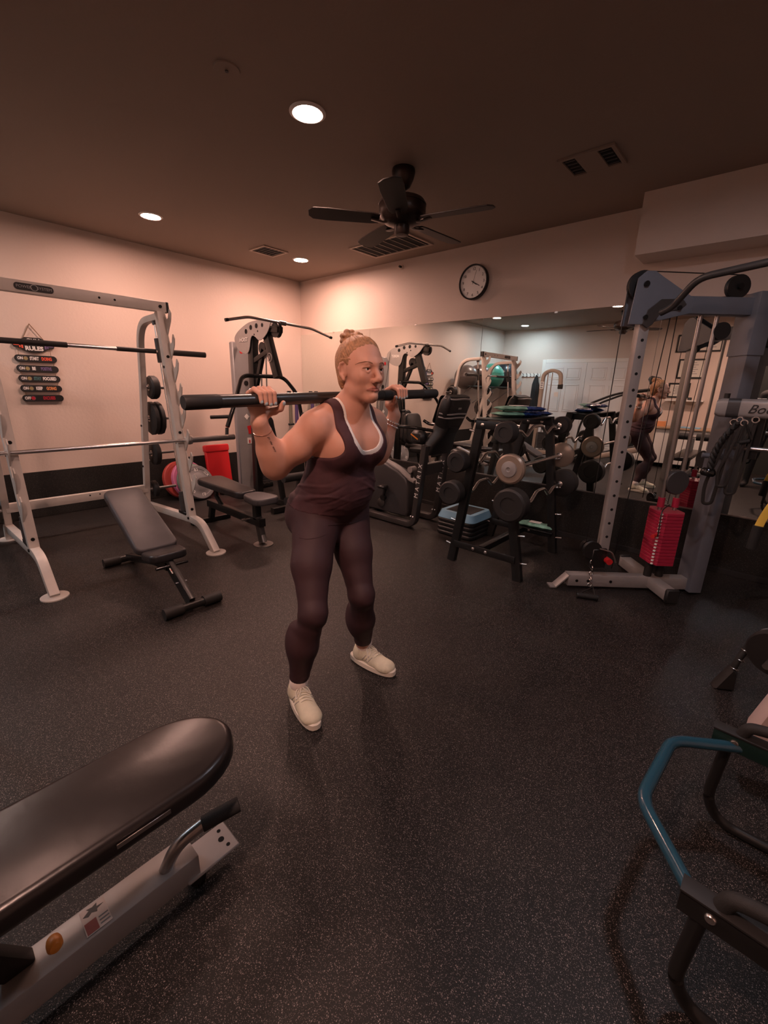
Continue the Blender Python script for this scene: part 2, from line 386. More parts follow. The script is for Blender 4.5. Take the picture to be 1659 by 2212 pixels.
# smith bar riding on the guide rods
sb = thing('smith_bar', 'dark smith machine bar riding high on the guide rods', 'barbell', (gx(1.59), -3.0, 1.59))
zb = 1.592; xb = gx(zb)
MB().cyl((xb, -3.80, zb), (xb, -2.52, zb), .0150, 14).build('shaft', 'chrome', sb)
MB().cyl((xb, -3.80, zb), (xb, -3.24, zb), .0195, 14).build('grip', 'black_rubber', sb)
MB().cyl((xb, -2.92, zb), (xb, -2.63, zb), .0175, 14).build('grip', 'black_rubber', sb)
MB().cyl((xb, -2.545, zb), (xb, -2.21, zb), .0235, 16).build('sleeve', 'gunmetal', sb)
MB().cyl((xb, -4.10, zb), (xb, -3.765, zb), .0235, 16).build('sleeve', 'gunmetal', sb)
for y in (YL, YR): MB().cyl((gx(zb-.085), y, zb-.085), (gx(zb+.10), y, zb+.10), .026, 16).build('carriage', 'dark_grey', sb)
# olympic barbell on the front hooks
bb = thing('barbell', 'long chrome barbell resting across the lower hooks of the white rack', 'barbell', (1.722, -3.15, .885))
MB().cyl((1.722, -3.86, .888), (1.722, -2.545, .888), .0145, 14).build('shaft', 'chrome', bb)
for a, b in ((-2.545, -2.135), (-4.27, -3.86)): MB().cyl((1.722, a, .888), (1.722, b, .888), .0245, 16).build('sleeve', 'dull_steel', bb)
for y in (-2.545, -3.86): MB().lathe((1.722, y-.02, .888), (0, 1, 0), [(.02, 0), (.036, .004), (.038, .02), (.036, .036), (.026, .042)], 18).build('collar', 'chrome', bb)
# plates stored on the rear pegs
def hexplate(name, label, c, r, th, m, grp, seg=12, parent=None):
    t = thing(name, label, 'weight plate', c, group=grp)
    MB().lathe(V(c)-V((0, th/2, 0)), (0, 1, 0), [(.026, 0), (r*.86, 0), (r, th*.18), (r, th*.82), (r*.86, th), (r*.72, th), (r*.66, th*.72), (r*.36, th*.72), (r*.32, th), (.026, th), (.026, 0)], seg).build('disc', m, t)
    MB().lathe(V(c)-V((0, th/2+.002, 0)), (0, 1, 0), [(.017, 0), (.030, 0), (.030, th+.004), (.017, th+.004), (.017, 0)], 16).build('hub', 'dull_steel', t)
    return t
def pegx(z): return .735+(z-.15)*.236
hexplate('weight_plate', 'small black weight plate on the top peg of the white rack', (pegx(1.30), -2.515, 1.30), .105, .075, 'black_rubber', 'plates on the rack pegs')
hexplate('weight_plate', 'large black weight plate on the second peg, inner one of two', (pegx(1.015), -2.53, 1.015), .155, .05, 'black_rubber', 'plates on the rack pegs')
hexplate('weight_plate', 'large black weight plate on the second peg, outer one of two', (pegx(1.015), -2.475, 1.015), .155, .05, 'black_rubber', 'plates on the rack pegs')
hexplate('weight_plate', 'medium black weight plate on the third peg of the white rack', (pegx(.675), -2.515, .675), .12, .06, 'black_rubber', 'plates on the rack pegs')
hexplate('weight_plate', 'smallest black weight plate on the bottom peg near the floor', (pegx(.30), -2.525, .30), .085, .05, 'black_rubber', 'plates on the rack pegs')
for z, r in ((1.30, .10), (1.015, .19), (.675, .15), (.30, .10)):
    hexplate('weight_plate', {1.30: 'small black plate on the left rack post, top peg, seen in the mirror', 1.015: 'big round black plate on the left rack post seen in the mirror', .675: 'black plate on the left rack post, third peg, seen in the mirror', .30: 'black plate on the left rack post, lowest peg, seen in the mirror'}[z],
             (pegx(z), -3.785, z), r, .06, 'black_rubber', 'plates on the left rack post')
# spring clip hanging on the top peg
MB().tube(fillet([(pegx(1.3)+.004, -2.40, 1.318), (pegx(1.3)-.02, -2.40, 1.24), (pegx(1.3)+.012, -2.395, 1.20), (pegx(1.3)+.03, -2.39, 1.25), (pegx(1.3)+.016, -2.39, 1.316)], .012, 3), .0022, 6).build('spring_collar', 'dull_steel')
tag(bpy.data.objects['spring_collar'], 'thin wire spring collar hanging on the top plate peg', 'collar')

# ------------------------------------------------------------------ bumper plates leaning on the wall beside the rack
def bumper(label, c, tilt, r, th, m, yaw=0.0):
    ax = Matrix.Rotation(yaw, 3, 'Z') @ V((math.cos(tilt), 0, math.sin(tilt))); c = V(c)
    t = thing('bumper_plate', label, 'weight plate', c, group='bumper plates leaning by the rack')
    o = c-ax*th/2
    MB().lathe(o, ax, [(.030, 0), (r*.97, 0), (r, th*.12), (r, th*.88), (r*.97, th), (r*.80, th), (r*.78, th*.9), (r*.55, th*.9), (r*.52, th), (.030, th), (.030, 0)], 36).build('disc', m, t)
    MB().lathe(o-ax*.002, ax, [(.022, 0), (.040, 0), (.040, th+.004), (.022, th+.004), (.022, 0)], 20).build('hub', 'chrome', t)
    return t, ax, o+ax*th
mat('bumper_red', (.42, .06, .05), .55); mat('bumper_pink', (.55, .16, .30), .55); mat('bumper_green', (.16, .22, .18), .55); mat('bumper_grey', (.19, .185, .19), .55)
bumper('red bumper plate at the back of the leaning plates', (.165, -2.00, .222), .28, .225, .05, 'bumper_red', .25)
bumper('pink bumper plate leaning between the red and green plates', (.240, -1.93, .222), .30, .225, .05, 'bumper_pink', .25)
bumper('green bumper plate leaning behind the grey numbered plate', (.310, -1.91, .212), .33, .212, .04, 'bumper_green', .25)
t, ax, fc = bumper('grey bumper plate with white numbers leaning in front of the others', (.375, -1.88, .205), .36, .205, .045, 'bumper_grey', .25)
up = (V((0, 0, 1))-ax*ax.z).normalized(); rt = up.cross(ax)
for k, (ang, s) in enumerate(((215, '50'), (270, 'LB'), (325, '22'), (35, 'KG'), (145, '50'), (90, 'LB'))):
    a = math.radians(ang); dd = rt*math.cos(a)+up*math.sin(a)
    text('lettering', s, .05, fc+dd*.150+ax*.001, dd.cross(ax)*-1, dd, 'white_print', t)

# ------------------------------------------------------------------ hanging sign board "GYM RULES"
sg = thing('wall_sign', 'black hanging gym rules sign of stacked plaques on a rope', 'sign', (.012, -3.16, 1.83))
SX = .016
def pt(y, z, x=SX): return (x, y, z)
MB().tube([pt(-3.255, 1.665), pt(-3.165, 1.838), pt(-3.045, 1.655)], .0035, 6).build('rope', mat('jute', (.22, .13, .07), .8), sg)
top_ol = [(-.160, 0), (-.150, .022), (-.105, .030), (-.090, .052), (-.060, .072), (.060, .072), (.090, .052), (.105, .030), (.150, .022), (.160, 0), (.150, -.018), (.105, -.026), (.070, -.050), (.030, -.060), (-.030, -.060), (-.070, -.050), (-.105, -.026), (-.150, -.018)]
hp = MB().prism(top_ol, pt(-3.16, 1.648), (0, 1, 0), (0, 0, 1), .008, bev=.002).build('header_plaque', 'black_print', sg)
FX = SX+.0045
text('lettering', 'GYM', .050, pt(-3.16, 1.690, FX), (0, 1, 0), (0, 0, 1), 'white_print', hp)
text('lettering', 'RULES', .050, pt(-3.16, 1.622, FX), (0, 1, 0), (0, 0, 1), 'white_print', hp, bold=.0022)
mat('print_red', (.75, .10, .05), .5); mat('print_purple', (.16, .11, .25), .5); mat('print_teal', (.06, .18, .19), .5); mat('print_orange', (.72, .30, .12), .5); mat('print_yellow', (.32, .26, .12), .5); mat('print_crimson', (.42, .02, .04), .5)
for s, mm in ((-1, 'print_red'), (1, 'print_purple')):
    MB().box(pt(-3.16+s*.125, 1.648, FX), (.0015, .05, .006)).box(pt(-3.16+s*.105, 1.648, FX), (.0015, .012, .040)).box(pt(-3.16+s*.088, 1.648, FX), (.0015, .012, .052)).build('dumbbell_print', mm, hp)
MB().box(pt(-3.16, 1.657, FX), (.0012, .15, .004)).build('dumbbell_print', 'white_print', hp)
rows = [('ON', 'START', 'DOING', 'white_print', 'print_red', 'print_yellow'), ('ON', 'BE', 'POSITIVE', 'white_print', 'print_purple', 'print_yellow'), ('ON', 'STAY', 'FOCUSED', 'print_teal', 'white_print', 'print_yellow'),
        ('ON', 'KEEP', 'GOING', 'white_print', 'print_orange', 'print_yellow'), ('OFF', '', 'EXCUSES', 'white_print', 'print_crimson', 'print_crimson')]
lens = {'START': .070, 'BE': .035, 'STAY': .060, 'KEEP': .062, '': 0}
for k, (sw, a, b, ma, mb_, kn) in enumerate(rows):
    z = 1.532-k*.0905; yc = -3.160
    pq = MB().prism(rrect(.325, .062, .0305, 6), pt(yc, z), (0, 1, 0), (0, 0, 1), .008, bev=.002).build('plaque', 'black_print', sg)
    MB().sweep([pt(yc-.105+p[0], z+p[1], FX) for p in rrect(.085, .040, .0195, 5)], [(.0012, 0), (0, .0012), (-.0012, 0), (0, -.0012)], up=(1, 0, 0), closed=True).build('switch_outline', 'grey_steel', pq)
    text('lettering', sw, .034, pt(yc-.120, z, FX), (0, 1, 0), (0, 0, 1), 'white_print', pq, xs=.75, bold=.0016)
    MB().cyl(pt(yc-.080, z, FX-.001), pt(yc-.080, z, FX+.001), .016, 18).build('switch_knob', kn, pq)
    y0 = yc-.050; w = lens[a]
    if a: text('lettering', a, .040, pt(y0+w/2, z, FX), (0, 1, 0), (0, 0, 1), ma, pq, xs=.58 if a != 'BE' else .66, bold=.0018)
    text('lettering', b, .040, pt(y0+w+.008+(.195-w-.008)/2-.006, z, FX), (0, 1, 0), (0, 0, 1), mb_, pq, xs=.60 if len(b) < 8 else .52, bold=.0018)
    if k < 4:
        for y in (-.13, .13): MB().cyl(pt(yc+y, z-.028), pt(yc+y, z-.066), .002, 6).build('cord', 'jute', sg)
for y in (-.125, .120): MB().cyl(pt(-3.16+y, 1.64), pt(-3.16+y, 1.56), .002, 6).build('cord', 'jute', sg)

# ------------------------------------------------------------------ adjustable bench inside the rack
ab = thing('weight_bench', 'low black adjustable weight bench with tilted grey backrest inside the rack', 'bench', (2.4, -3.16, 0))
def pad(outline, o, u, w, th, bev): return MB().prism(outline, o, u, w, th, bev)
def superpad(l0, l1, w0, w1, r, n=6):
    """rounded trapezoid outline, long axis = first coordinate"""
    out = []
    for cx, cy, a in ((l1-r, w1/2-r, 0), (l0+r, w0/2-r, 90), (l0+r, -w0/2+r, 180), (l1-r, -w1/2+r, 270)):
        for i in range(n+1):
            t = math.radians(a+90*i/n); out.append((cx+r*math.cos(t), cy+r*math.sin(t)))
    return out
bdv = V((1.90-2.47, 0, .585-.295)).normalized()
bk = pad(superpad(0, .66, .27, .25, .05), V((2.475, -3.16, .275)), bdv, (0, 1, 0), .055, .016).build('backrest', 'grey_vinyl', ab)
pad(superpad(0, .19, .25, .235, .05), V((2.475, -3.16, .262)), V((1, 0, .10)).normalized(), (0, 1, 0), .055, .016).build('seat', 'black_vinyl', ab)
MB().path([(1.86, -3.16, .05), (2.40, -3.16, .175), (2.62, -3.16, .20)], .05, .05).build('spine', 'black_steel', ab)
MB().bar((2.60, -3.16, .235), (2.90, -3.16, .045), .085, .035, up=(0, 1, 0)).build('front_leg', 'black_steel', ab)
MB().bar((2.30, -3.16, .17), (2.15, -3.16, .42), .04, .03, up=(0, 1, 0)).build('backrest_brace', 'black_steel', ab)
for x, y0, y1 in ((2.92, -3.335, -2.985), (1.84, -3.335, -2.985)):
    MB().cyl((x, y0+.04, .035), (x, y1-.04, .035), .026, 14).build('foot_bar', 'black_steel', ab)
    for a, b in ((y0, y0+.11), (y1-.11, y1)): MB().cyl((x, a, .035), (x, b, .035), .034, 16).build('foot_grip', 'black_rubber', ab)
MB().cyl((2.665, -3.26, .222), (2.665, -3.06, .222), .010, 10).build('pull_pin', 'black_gloss', ab)
nrm = V((.19, 0, .30)).normalized(); dwn = V((.30, 0, -.19)).normalized()
def leg_pt(t, off=.0195): return V((2.60, -3.16, .235))+dwn*t+nrm*off
st = MB().box(leg_pt(.10), (.001, .05, .045), M=Matrix((nrm, V((0, 1, 0)), dwn)).transposed()).build('warning_sticker', 'white_print', ab)
MB().box(leg_pt(.095, .0202), (.001, .042, .014), M=Matrix((nrm, V((0, 1, 0)), dwn)).transposed()).build('sticker_print', 'print_red', st)
MB().box(leg_pt(.20), (.001, .07, .008), M=Matrix((nrm, V((0, 1, 0)), dwn)).transposed()).build('lettering_strip', 'grey_steel', ab)

# ------------------------------------------------------------------ second adjustable bench behind
b2 = thing('weight_bench', 'flat black adjustable bench behind the rack with a dull steel front foot', 'bench', (1.9, -2.2, 0))
S2 = -2.215
pad(superpad(0, .74, .20, .26, .07), V((2.05, S2, .415)), V((-1, 0, .03)).normalized(), (0, -1, 0), .065, .018).build('backrest', 'black_vinyl', b2)
MB().box((1.62, S2, .452), (.004, .2, .002)).build('seam', 'dark_grey', b2)
pad(superpad(0, .30, .20, .24, .08), V((2.07, S2, .415)), (1, 0, 0), (0, 1, 0), .06, .018).build('seat', 'grey_vinyl', b2)
MB().bar((1.30, S2, .20), (2.24, S2, .20), .06, .07).build('spine', 'black_steel', b2)
MB().bar((2.17, S2, .24), (2.23, S2, .02), .06, .05, up=(0, 1, 0)).build('front_leg', 'gunmetal', b2)
MB().bar((2.21, S2, .15), (2.262, S2, .03), .012, .04, up=(0, 1, 0)).build('leg_inset', 'chrome', b2)
MB().lathe((2.235, S2, 0), (0, 0, 1), [(0, 0), (.085, 0), (.085, .008), (0, .009)], 22).build('foot_plate', 'dull_steel', b2)
MB().bar((1.36, S2, .20), (1.30, S2, .02), .05, .05, up=(0, 1, 0)).bar((1.30, S2-.2, .025), (1.30, S2+.2, .025), .05, .045).build('rear_leg', 'black_steel', b2)
MB().path([(1.55, S2, .22), (1.45, S2, .30), (1.45, S2, .385)], .04, .03, up=(0, 1, 0)).build('support', 'black_steel', b2)
MB().bar((2.16, S2, .22), (2.16, S2, .39), .05, .06, up=(0, 1, 0)).build('support', 'black_steel', b2)
MB().cyl((2.05, S2-.09, .20), (2.05, S2+.05, .20), .012, 10).build('pop_pin', 'chrome', b2)
# ------------------------------------------------------------------ red leaning board
rb = thing('red_step_board', 'bright red plastic board leaning upright against the left wall', 'board', (.16, -1.48, 0))
uu = V((-.13, 0, 1)).normalized(); nn = V((1, 0, .13)).normalized()
MB().prism([(p[0], p[1]+.30) for p in rrect(.31, .60, .03, 4)], V((.175, -1.49, .003)), (0, 1, 0), uu, .055, .01).build('panel', 'red_plastic', rb)
MB().prism([(p[0], p[1]+.555) for p in rrect(.325, .09, .025, 4)], V((.175, -1.49, .003)), (0, 1, 0), uu, .075, .012).build('rim', 'red_plastic', rb)
# ------------------------------------------------------------------ ceiling things
def fan(label, x, y, rot, drop=0.0):
    t = thing('ceiling_fan', label, 'ceiling fan', (x, y, CEIL), group='bronze ceiling fans'); c = (x, y, CEIL); d = (0, 0, -1)
    MB().lathe(c, d, [(0, 0), (.075, 0), (.078, .02), (.068, .06), (.045, .105), (.022, .12), (0, .122)], 24).build('canopy', 'bronze', t)
    MB().cyl((x, y, CEIL-.11), (x, y, CEIL-.18), .012, 12).build('downrod', 'bronze', t)
    MB().lathe((x, y, CEIL-.150), d, [(0, 0), (.04, .002), (.09, .012), (.145, .030), (.158, .050), (.158, .105), (.150, .125), (.120, .160), (.075, .175), (0, .178)], 32).build('motor_housing', 'bronze', t)
    MB().torus((x, y, CEIL-.205), (0, 0, 1), .159, .003, 32, 6).build('motor_band', 'bronze', t)
    MB().lathe((x, y, CEIL-.323), d, [(0, 0), (.052, .0), (.052, .045), (.044, .06), (0, .062)], 20).build('switch_cup', 'bronze', t)
    for k in range(5):
        a = math.radians(rot+72*k); u = V((math.cos(a), math.sin(a), 0)); w = V((-math.sin(a), math.cos(a), .16)).normalized(); z = CEIL-.295
        b = MB().prism([(.155, -.05), (.20, -.062), (.50, -.072), (.595, -.066), (.625, -.03), (.625, .03), (.595, .066), (.50, .072), (.20, .062), (.155, .05)], V((x, y, z)), u, w, .008, .002).build('blade', 'dark_wood', t)
        MB().path([V((x, y, z-.015))+u*.075, V((x, y, z-.020))+u*.13, V((x, y, z-.007))+u*.21], .035, .007, r=.002).build('blade_iron', 'bronze', b)
    return t
fan('dark bronze five blade ceiling fan hanging above the woman', 3.208, -1.62, 15)
fan('dark bronze ceiling fan farther back, seen only in the mirror', 3.05, -4.70, 40)
def vent(label, x0, x1, y0, y1, n, m, along='y', cols=1, fm='ceiling_paint'):
    t = thing('ceiling_vent', label, 'vent', ((x0+x1)/2, (y0+y1)/2, CEIL)); z = CEIL-.006; f = .022
    for a, b, c, d in ((x0, x1, y0, y0+f), (x0, x1, y1-f, y1), (x0, x0+f, y0+f, y1-f), (x1-f, x1, y0+f, y1-f)):
        MB().box(((a+b)/2, (c+d)/2, z), (b-a, d-c, .012)).build('frame', fm, t)
    MB().box(((x0+x1)/2, (y0+y1)/2, CEIL-.0015), (x1-x0-.04, y1-y0-.04, .002)).build('backing', 'hole', t)
    for k in range(n):
        s = (k+.5)/n
        if along == 'x': MB().box((((x0+x1)/2), y0+f+(y1-y0-2*f)*s, z), (x1-x0-2*f, .006, .003)).build('slat', m, t)
        else: MB().box((x0+f+(x1-x0-2*f)*s, (y0+y1)/2, z), (.006, y1-y0-2*f, .003)).build('slat', m, t)
    for k in range(1, cols):
        if along == 'x': MB().box((x0+(x1-x0)*k/cols, (y0+y1)/2, z-.001), (.014, y1-y0-.03, .012)).build('divider', fm, t)
        else: MB().box(((x0+x1)/2, y0+(y1-y0)*k/cols, z-.001), (x1-x0-.03, .014, .012)).build('divider', fm, t)
    return t
mat('vent_paint', (.50, .40, .33), .5)
vent('small white ceiling vent with dark louvres near the left wall light', .78, 1.06, -1.28, -.97, 6, 'dark_grey', 'x', 1, 'vent_paint')
vent('large ceiling return grille partly hidden by the fan blade', 1.70, 2.48, -.68, -.26, 8, 'vent_paint', 'y', 1, 'vent_paint')
v3 = vent('ceiling vent with two dark openings right of the fan', 4.03, 4.36, -1.12, -.84, 0, 'vent_paint', 'y', 1, 'ceiling_paint')
MB().box((4.195, -.98, CEIL-.006), (.13, .24, .011)).build('centre_plate', 'ceiling_paint', v3)
for k in range(5):
    for x in (4.092, 4.298): MB().box((x, -1.07+k*.045, CEIL-.006), (.06, .006, .007)).build('slat', 'dark_grey', v3)
sp = thing('sprinkler_plate', 'faint round cover plate on the dark part of the ceiling', 'cover plate', (3.165, -2.85, CEIL))
MB().lathe((3.165, -2.85, CEIL), (0, 0, -1), [(0, 0), (.06, 0), (.058, .004), (0, .005)], 24).build('plate', 'ceiling_paint', sp)
MB().cyl((3.165, -2.85, CEIL-.004), (3.165, -2.85, CEIL-.010), .008, 10).build('nozzle', 'dark_grey', sp)
sw = thing('wall_sprinkler', 'tiny dark fitting high on the mirror wall under the return grille', 'sprinkler', (1.859, 0, 2.668))
MB().cyl((1.859, 0, 2.668), (1.859, -.012, 2.668), .026, 16).build('flange', 'wall_paint', sw)
MB().cyl((1.859, -.010, 2.668), (1.859, -.045, 2.668), .012, 10).build('nozzle', 'black_steel', sw)
# ------------------------------------------------------------------ clock
ck = thing('wall_clock', 'round wall clock with black rim and white face above the mirror', 'clock', (2.828, 0, 2.392))
cc = V((2.828, 0, 2.392))
MB().lathe(cc, (0, -1, 0), [(.150, 0), (.162, .004), (.162, .042), (.156, .048), (.148, .044), (.148, .0), (.150, 0)], 40).build('rim', 'black_plastic', ck)
fc_ = MB().lathe(cc, (0, -1, 0), [(0, .030), (.149, .030), (.149, .010), (0, .010)], 40).build('face', 'white_print', ck)
for k in range(1, 13):
    a = math.radians(90-30*k); text('numeral', str(k), .036, cc+V((.118*math.cos(a), -.0315, .118*math.sin(a))), (1, 0, 0), (0, 0, 1), 'black_print', fc_)
for k in range(60):
    a = math.radians(6*k); p = cc+V((.140*math.cos(a), -.0312, .140*math.sin(a)))
    if k % 5 == 0: MB().box(p, (.006, .001, .002), M=Matrix.Rotation(-a, 3, 'Y')).build('tick', 'black_print', fc_)
def hand(ang, l, w, m, y, back=.02):
    a = math.radians(90-ang); d = V((math.cos(a), 0, math.sin(a))); o = cc+V((0, y, 0))
    MB().sweep([o-d*back, o+d*l], [(w/2, .0006), (-w/2, .0006), (-w/2, -.0006), (w/2, -.0006)], up=(0, -1, 0)).build('hand', m, ck)
hand(118, .085, .007, 'black_print', -.034); hand(122, .050, .009, 'black_print', -.0355); hand(17, .110, .002, 'black_print', -.037)
MB().cyl(cc+V((0, -.03, 0)), cc+V((0, -.039, 0)), .006, 10).build('pin', 'black_print', ck)

# ------------------------------------------------------------------ multi-gym in the corner
hg = thing('multi_gym', 'grey and black multi gym with lat bar in the room corner', 'gym machine', (.85, -1.33, 0))
GY = -1.33
pl = [(.00, .00), (.02, -.06), (.09, -.13), (.20, -.165), (.27, -.155), (.31, -.10), (.335, -.02), (.375, .015), (.43, .00), (.49, -.035), (.56, -.03), (.66, .03), (.72, .11), (.72, .15), (.60, .165), (.46, .165), (.30, .15), (.14, .10), (.04, .05)]
for s in (-1, 1):
    p = MB().prism(spline(pl, 4), V((.545, GY+s*.05, 1.845)), (1, 0, 0), (0, 0, 1), .008, .0015).build('side_plate', 'silver_paint', hg)
    if s < 0:
        text('lettering', 'HOIST', .058, (.735, GY-.0548, 1.825), (1, 0, 0), (0, 0, 1), 'white_print', p, shear=.25, bold=.001)
        text('lettering', 'HOIST', .058, (.738, GY-.0545, 1.822), (1, 0, 0), (0, 0, 1), 'black_print', p, shear=.25, bold=.0038)
    else: text('lettering', 'HOIST', .052, (.735, GY+.0548, 1.825), (-1, 0, 0), (0, 0, 1), 'white_print', p, shear=.25)
    for x, z, r in ((.80, 1.91, .026), (.90, 1.945, .026), (1.01, 1.955, .026), (1.12, 1.955, .020), (.96, 1.87, .010), (1.03, 1.90, .010)):
        MB().cyl((x, GY+s*.0542, z), (x, GY+s*.0558, z), r, 16).build('cutout', 'hole', p)
MB().bar((.78, GY, .03), (.84, GY, 1.90), .10, .075, up=(0, 1, 0)).build('mast', 'black_steel', hg)
MB().bar((1.10, GY, 1.93), (1.29, GY, 1.43), .09, .065, up=(0, 1, 0)).build('boom', 'black_steel', hg)
em_o = V((1.215, GY-.047, 1.63)); em_d = V((.19, 0, -.50)).normalized()
MB().torus(em_o, (0, 1, 0), .042, .004, 22, 6).build('emblem_ring', 'silver_paint', hg)
text('emblem_letter', 'V', .06, em_o, (1, 0, .0), (0, 0, 1), 'silver_paint', hg)
MB().bar((.86, GY, 1.60), (1.16, GY, 1.70), .06, .05).build('link', 'black_steel', hg)
MB().bar((.84, GY, 1.28), (1.05, GY, 1.72), .05, .04, up=(0, 1, 0)).build('press_lever', 'black_steel', hg)
MB().lathe((1.04, GY-.02, 1.73), (0, 1, 0), [(0, 0), (.065, 0), (.060, .02), (.065, .04), (0, .04)], 20).build('pulley', 'black_plastic', hg)
MB().lathe((1.30, GY-.02, 1.90), (0, 1, 0), [(0, 0), (.075, 0), (.070, .02), (.075, .04), (0, .04)], 22).build('pulley', 'black_plastic', hg)
MB().bar((1.06, GY, 1.93), (1.36, GY, 1.90), .07, .06).build('nose', 'black_steel', hg)
MB().tube(fillet([(1.24, -1.93, .93), (1.20, -1.80, 1.18), (1.02, -1.60, 1.44), (1.0, -1.05, 1.44), (1.16, -.98, 1.25), (1.20, -.96, 1.00)], .09, 6), .022, 12).build('press_arm', 'black_gloss', hg)
MB().cyl((1.24, -1.935, .92), (1.26, -1.955, .83), .017, 12).build('grip', 'black_foam', hg)
MB().cyl((1.22, -1.89, 1.03), (1.10, -2.03, 1.02), .018, 12).build('grip', 'black_foam', hg)
MB().cyl((1.20, -.97, 1.03), (1.28, -.80, 1.02), .018, 12).build('grip', 'black_foam', hg)
sh = MB().box((.47, -1.28, .92), (.075, .235, 1.80), bevel=.012).build('weight_shroud', 'shroud_grey', hg)
MB().cyl((.505, -1.245, 1.36), (.5095, -1.245, 1.36), .030, 20).build('cutout', 'hole', sh)
MB().prism([(.022*math.cos(a), .026*math.sin(a)) for a in [i*math.pi/8 for i in range(16)]], (.5085, -1.285, 1.72), (0, 1, 0), (0, 0, 1), .002).build('red_sticker', 'red_plastic', sh)
MB().prism([(0, .035), (.035, 0), (0, -.035), (-.035, 0)], (.5085, -1.265, .965), (0, 1, 0), (0, 0, 1), .002).build('white_sticker', 'white_print', sh)
MB().box((.5085, -1.235, .83), (.002, .055, .05), M=Matrix.Rotation(.2, 3, 'X')).build('red_sticker', 'red_plastic', sh)
MB().box((.5085, -1.225, .78), (.002, .055, .05)).build('red_sticker', 'red_plastic', sh)
s_ = MB().box((.5085, -1.245, .67), (.002, .06, .075)).build('white_sticker', 'white_print', sh); MB().box((.5098, -1.245, .66), (.001, .018, .04)).build('sticker_print', 'red_plastic', s_)
for y in (-1.09, -1.02): MB().cyl((.55, y, .10), (.62, y, 1.80), .010, 10).build('guide_rod', 'chrome', hg)
for k in range(14):
    MB().box((.58, -1.055, .16+k*.034), (.11, .24, .030), bevel=.004).build('stack_plate', 'dark_grey', hg)
MB().bar((.25, GY, .04), (1.75, GY, .04), .08, .07).build('base_beam', 'black_steel', hg)
MB().bar((.35, -1.60, .035), (.35, -.85, .035), .07, .06).build('foot_beam', 'black_steel', hg)
MB().bar((1.50, -1.62, .035), (1.50, -1.0, .035), .06, .06).build('foot_beam', 'black_steel', hg)
MB().bar((.83, GY, .50), (1.22, GY, .42), .05, .06).bar((1.22, GY, .42), (1.30, GY, .04), .05, .05, up=(0, 1, 0)).build('seat_post', 'black_steel', hg)
pad(superpad(0, .34, .26, .30, .06), V((1.02, GY, .47)), (1, 0, .02), (0, 1, 0), .07, .02).build('seat', 'black_vinyl', hg)
pad([(p[0], p[1]) for p in superpad(0, .52, .20, .30, .10)], V((.97, GY+.02, 1.02)), V((.06, 0, -1)), (0, -1, 0), .07, .02).build('back_pad', 'black_vinyl', hg)
MB().bar((1.55, GY, .05), (1.62, GY, .42), .05, .05, up=(0, 1, 0)).build('leg_arm', 'gunmetal', hg)
for z, x in ((.40, 1.62), (.16, 1.66)): MB().cyl((x, GY-.22, z), (x, GY+.22, z), .045, 16).build('roller_pad', 'black_foam', hg)
for p, q in (((1.04, GY, 1.795), (1.30, GY, 1.975)), ((.60, GY+.26, .62), (.62, GY+.05, 1.90))): MB().cyl(p, q, .003, 6).build('cable', 'cable', hg)
lb = thing('lat_bar', 'long chrome lat pulldown bar with bent ends on the multi gym', 'bar', (1.32, -1.26, 1.97))
MB().tube(fillet([(1.32, -1.90, 1.93), (1.32, -1.665, 1.985), (1.32, -.885, 1.960), (1.32, -.60, 1.895)], .05, 5), .0135, 12).build('bar', 'chrome', lb)
MB().cyl((1.32, -1.31, 1.974), (1.32, -1.23, 1.971), .022, 14).build('swivel', 'dull_steel', lb)
for a, b in (((1.32, -1.915, 1.9265), (1.32, -1.885, 1.9335)), ((1.32, -.617, 1.8988), (1.32, -.588, 1.8922))): MB().cyl(a, b, .0155, 12).build('end_cap', 'black_plastic', lb)
# straps on wall hooks by the corner
mat('purple_strap', (.06, .03, .16), .6); mat('olive_strap', (.16, .15, .11), .8)
for lab, y, m, l in (('olive hanging strap on a wall hook by the room corner', -.26, 'olive_strap', .42), ('purple jump rope strap on a wall hook by the room corner', -.155, 'purple_strap', .55)):
    t = thing('hanging_strap', lab, 'strap', (.03, y, 1.26))
    MB().box((.012, y, 1.235), (.022, .065, .07), bevel=.006).build('hook_plate', 'black_plastic', t)
    MB().path(fillet([(.022, y, 1.23), (.060, y, 1.215), (.060, y, 1.245)], .01, 3), .012, .008, r=.002).build('hook', 'black_plastic', t)
    MB().path(fillet([(.046, y-.018, 1.22-l), (.046, y-.014, 1.20), (.050, y, 1.232), (.046, y+.014, 1.20), (.046, y+.018, 1.22-l)], .02, 5), .006, .024, up=(0, 1, 0), r=.002).build('strap', m, t)
    MB().cyl((.046, y-.045, 1.215-l), (.046, y+.045, 1.215-l), .015, 12).build('handle', 'black_foam', t)

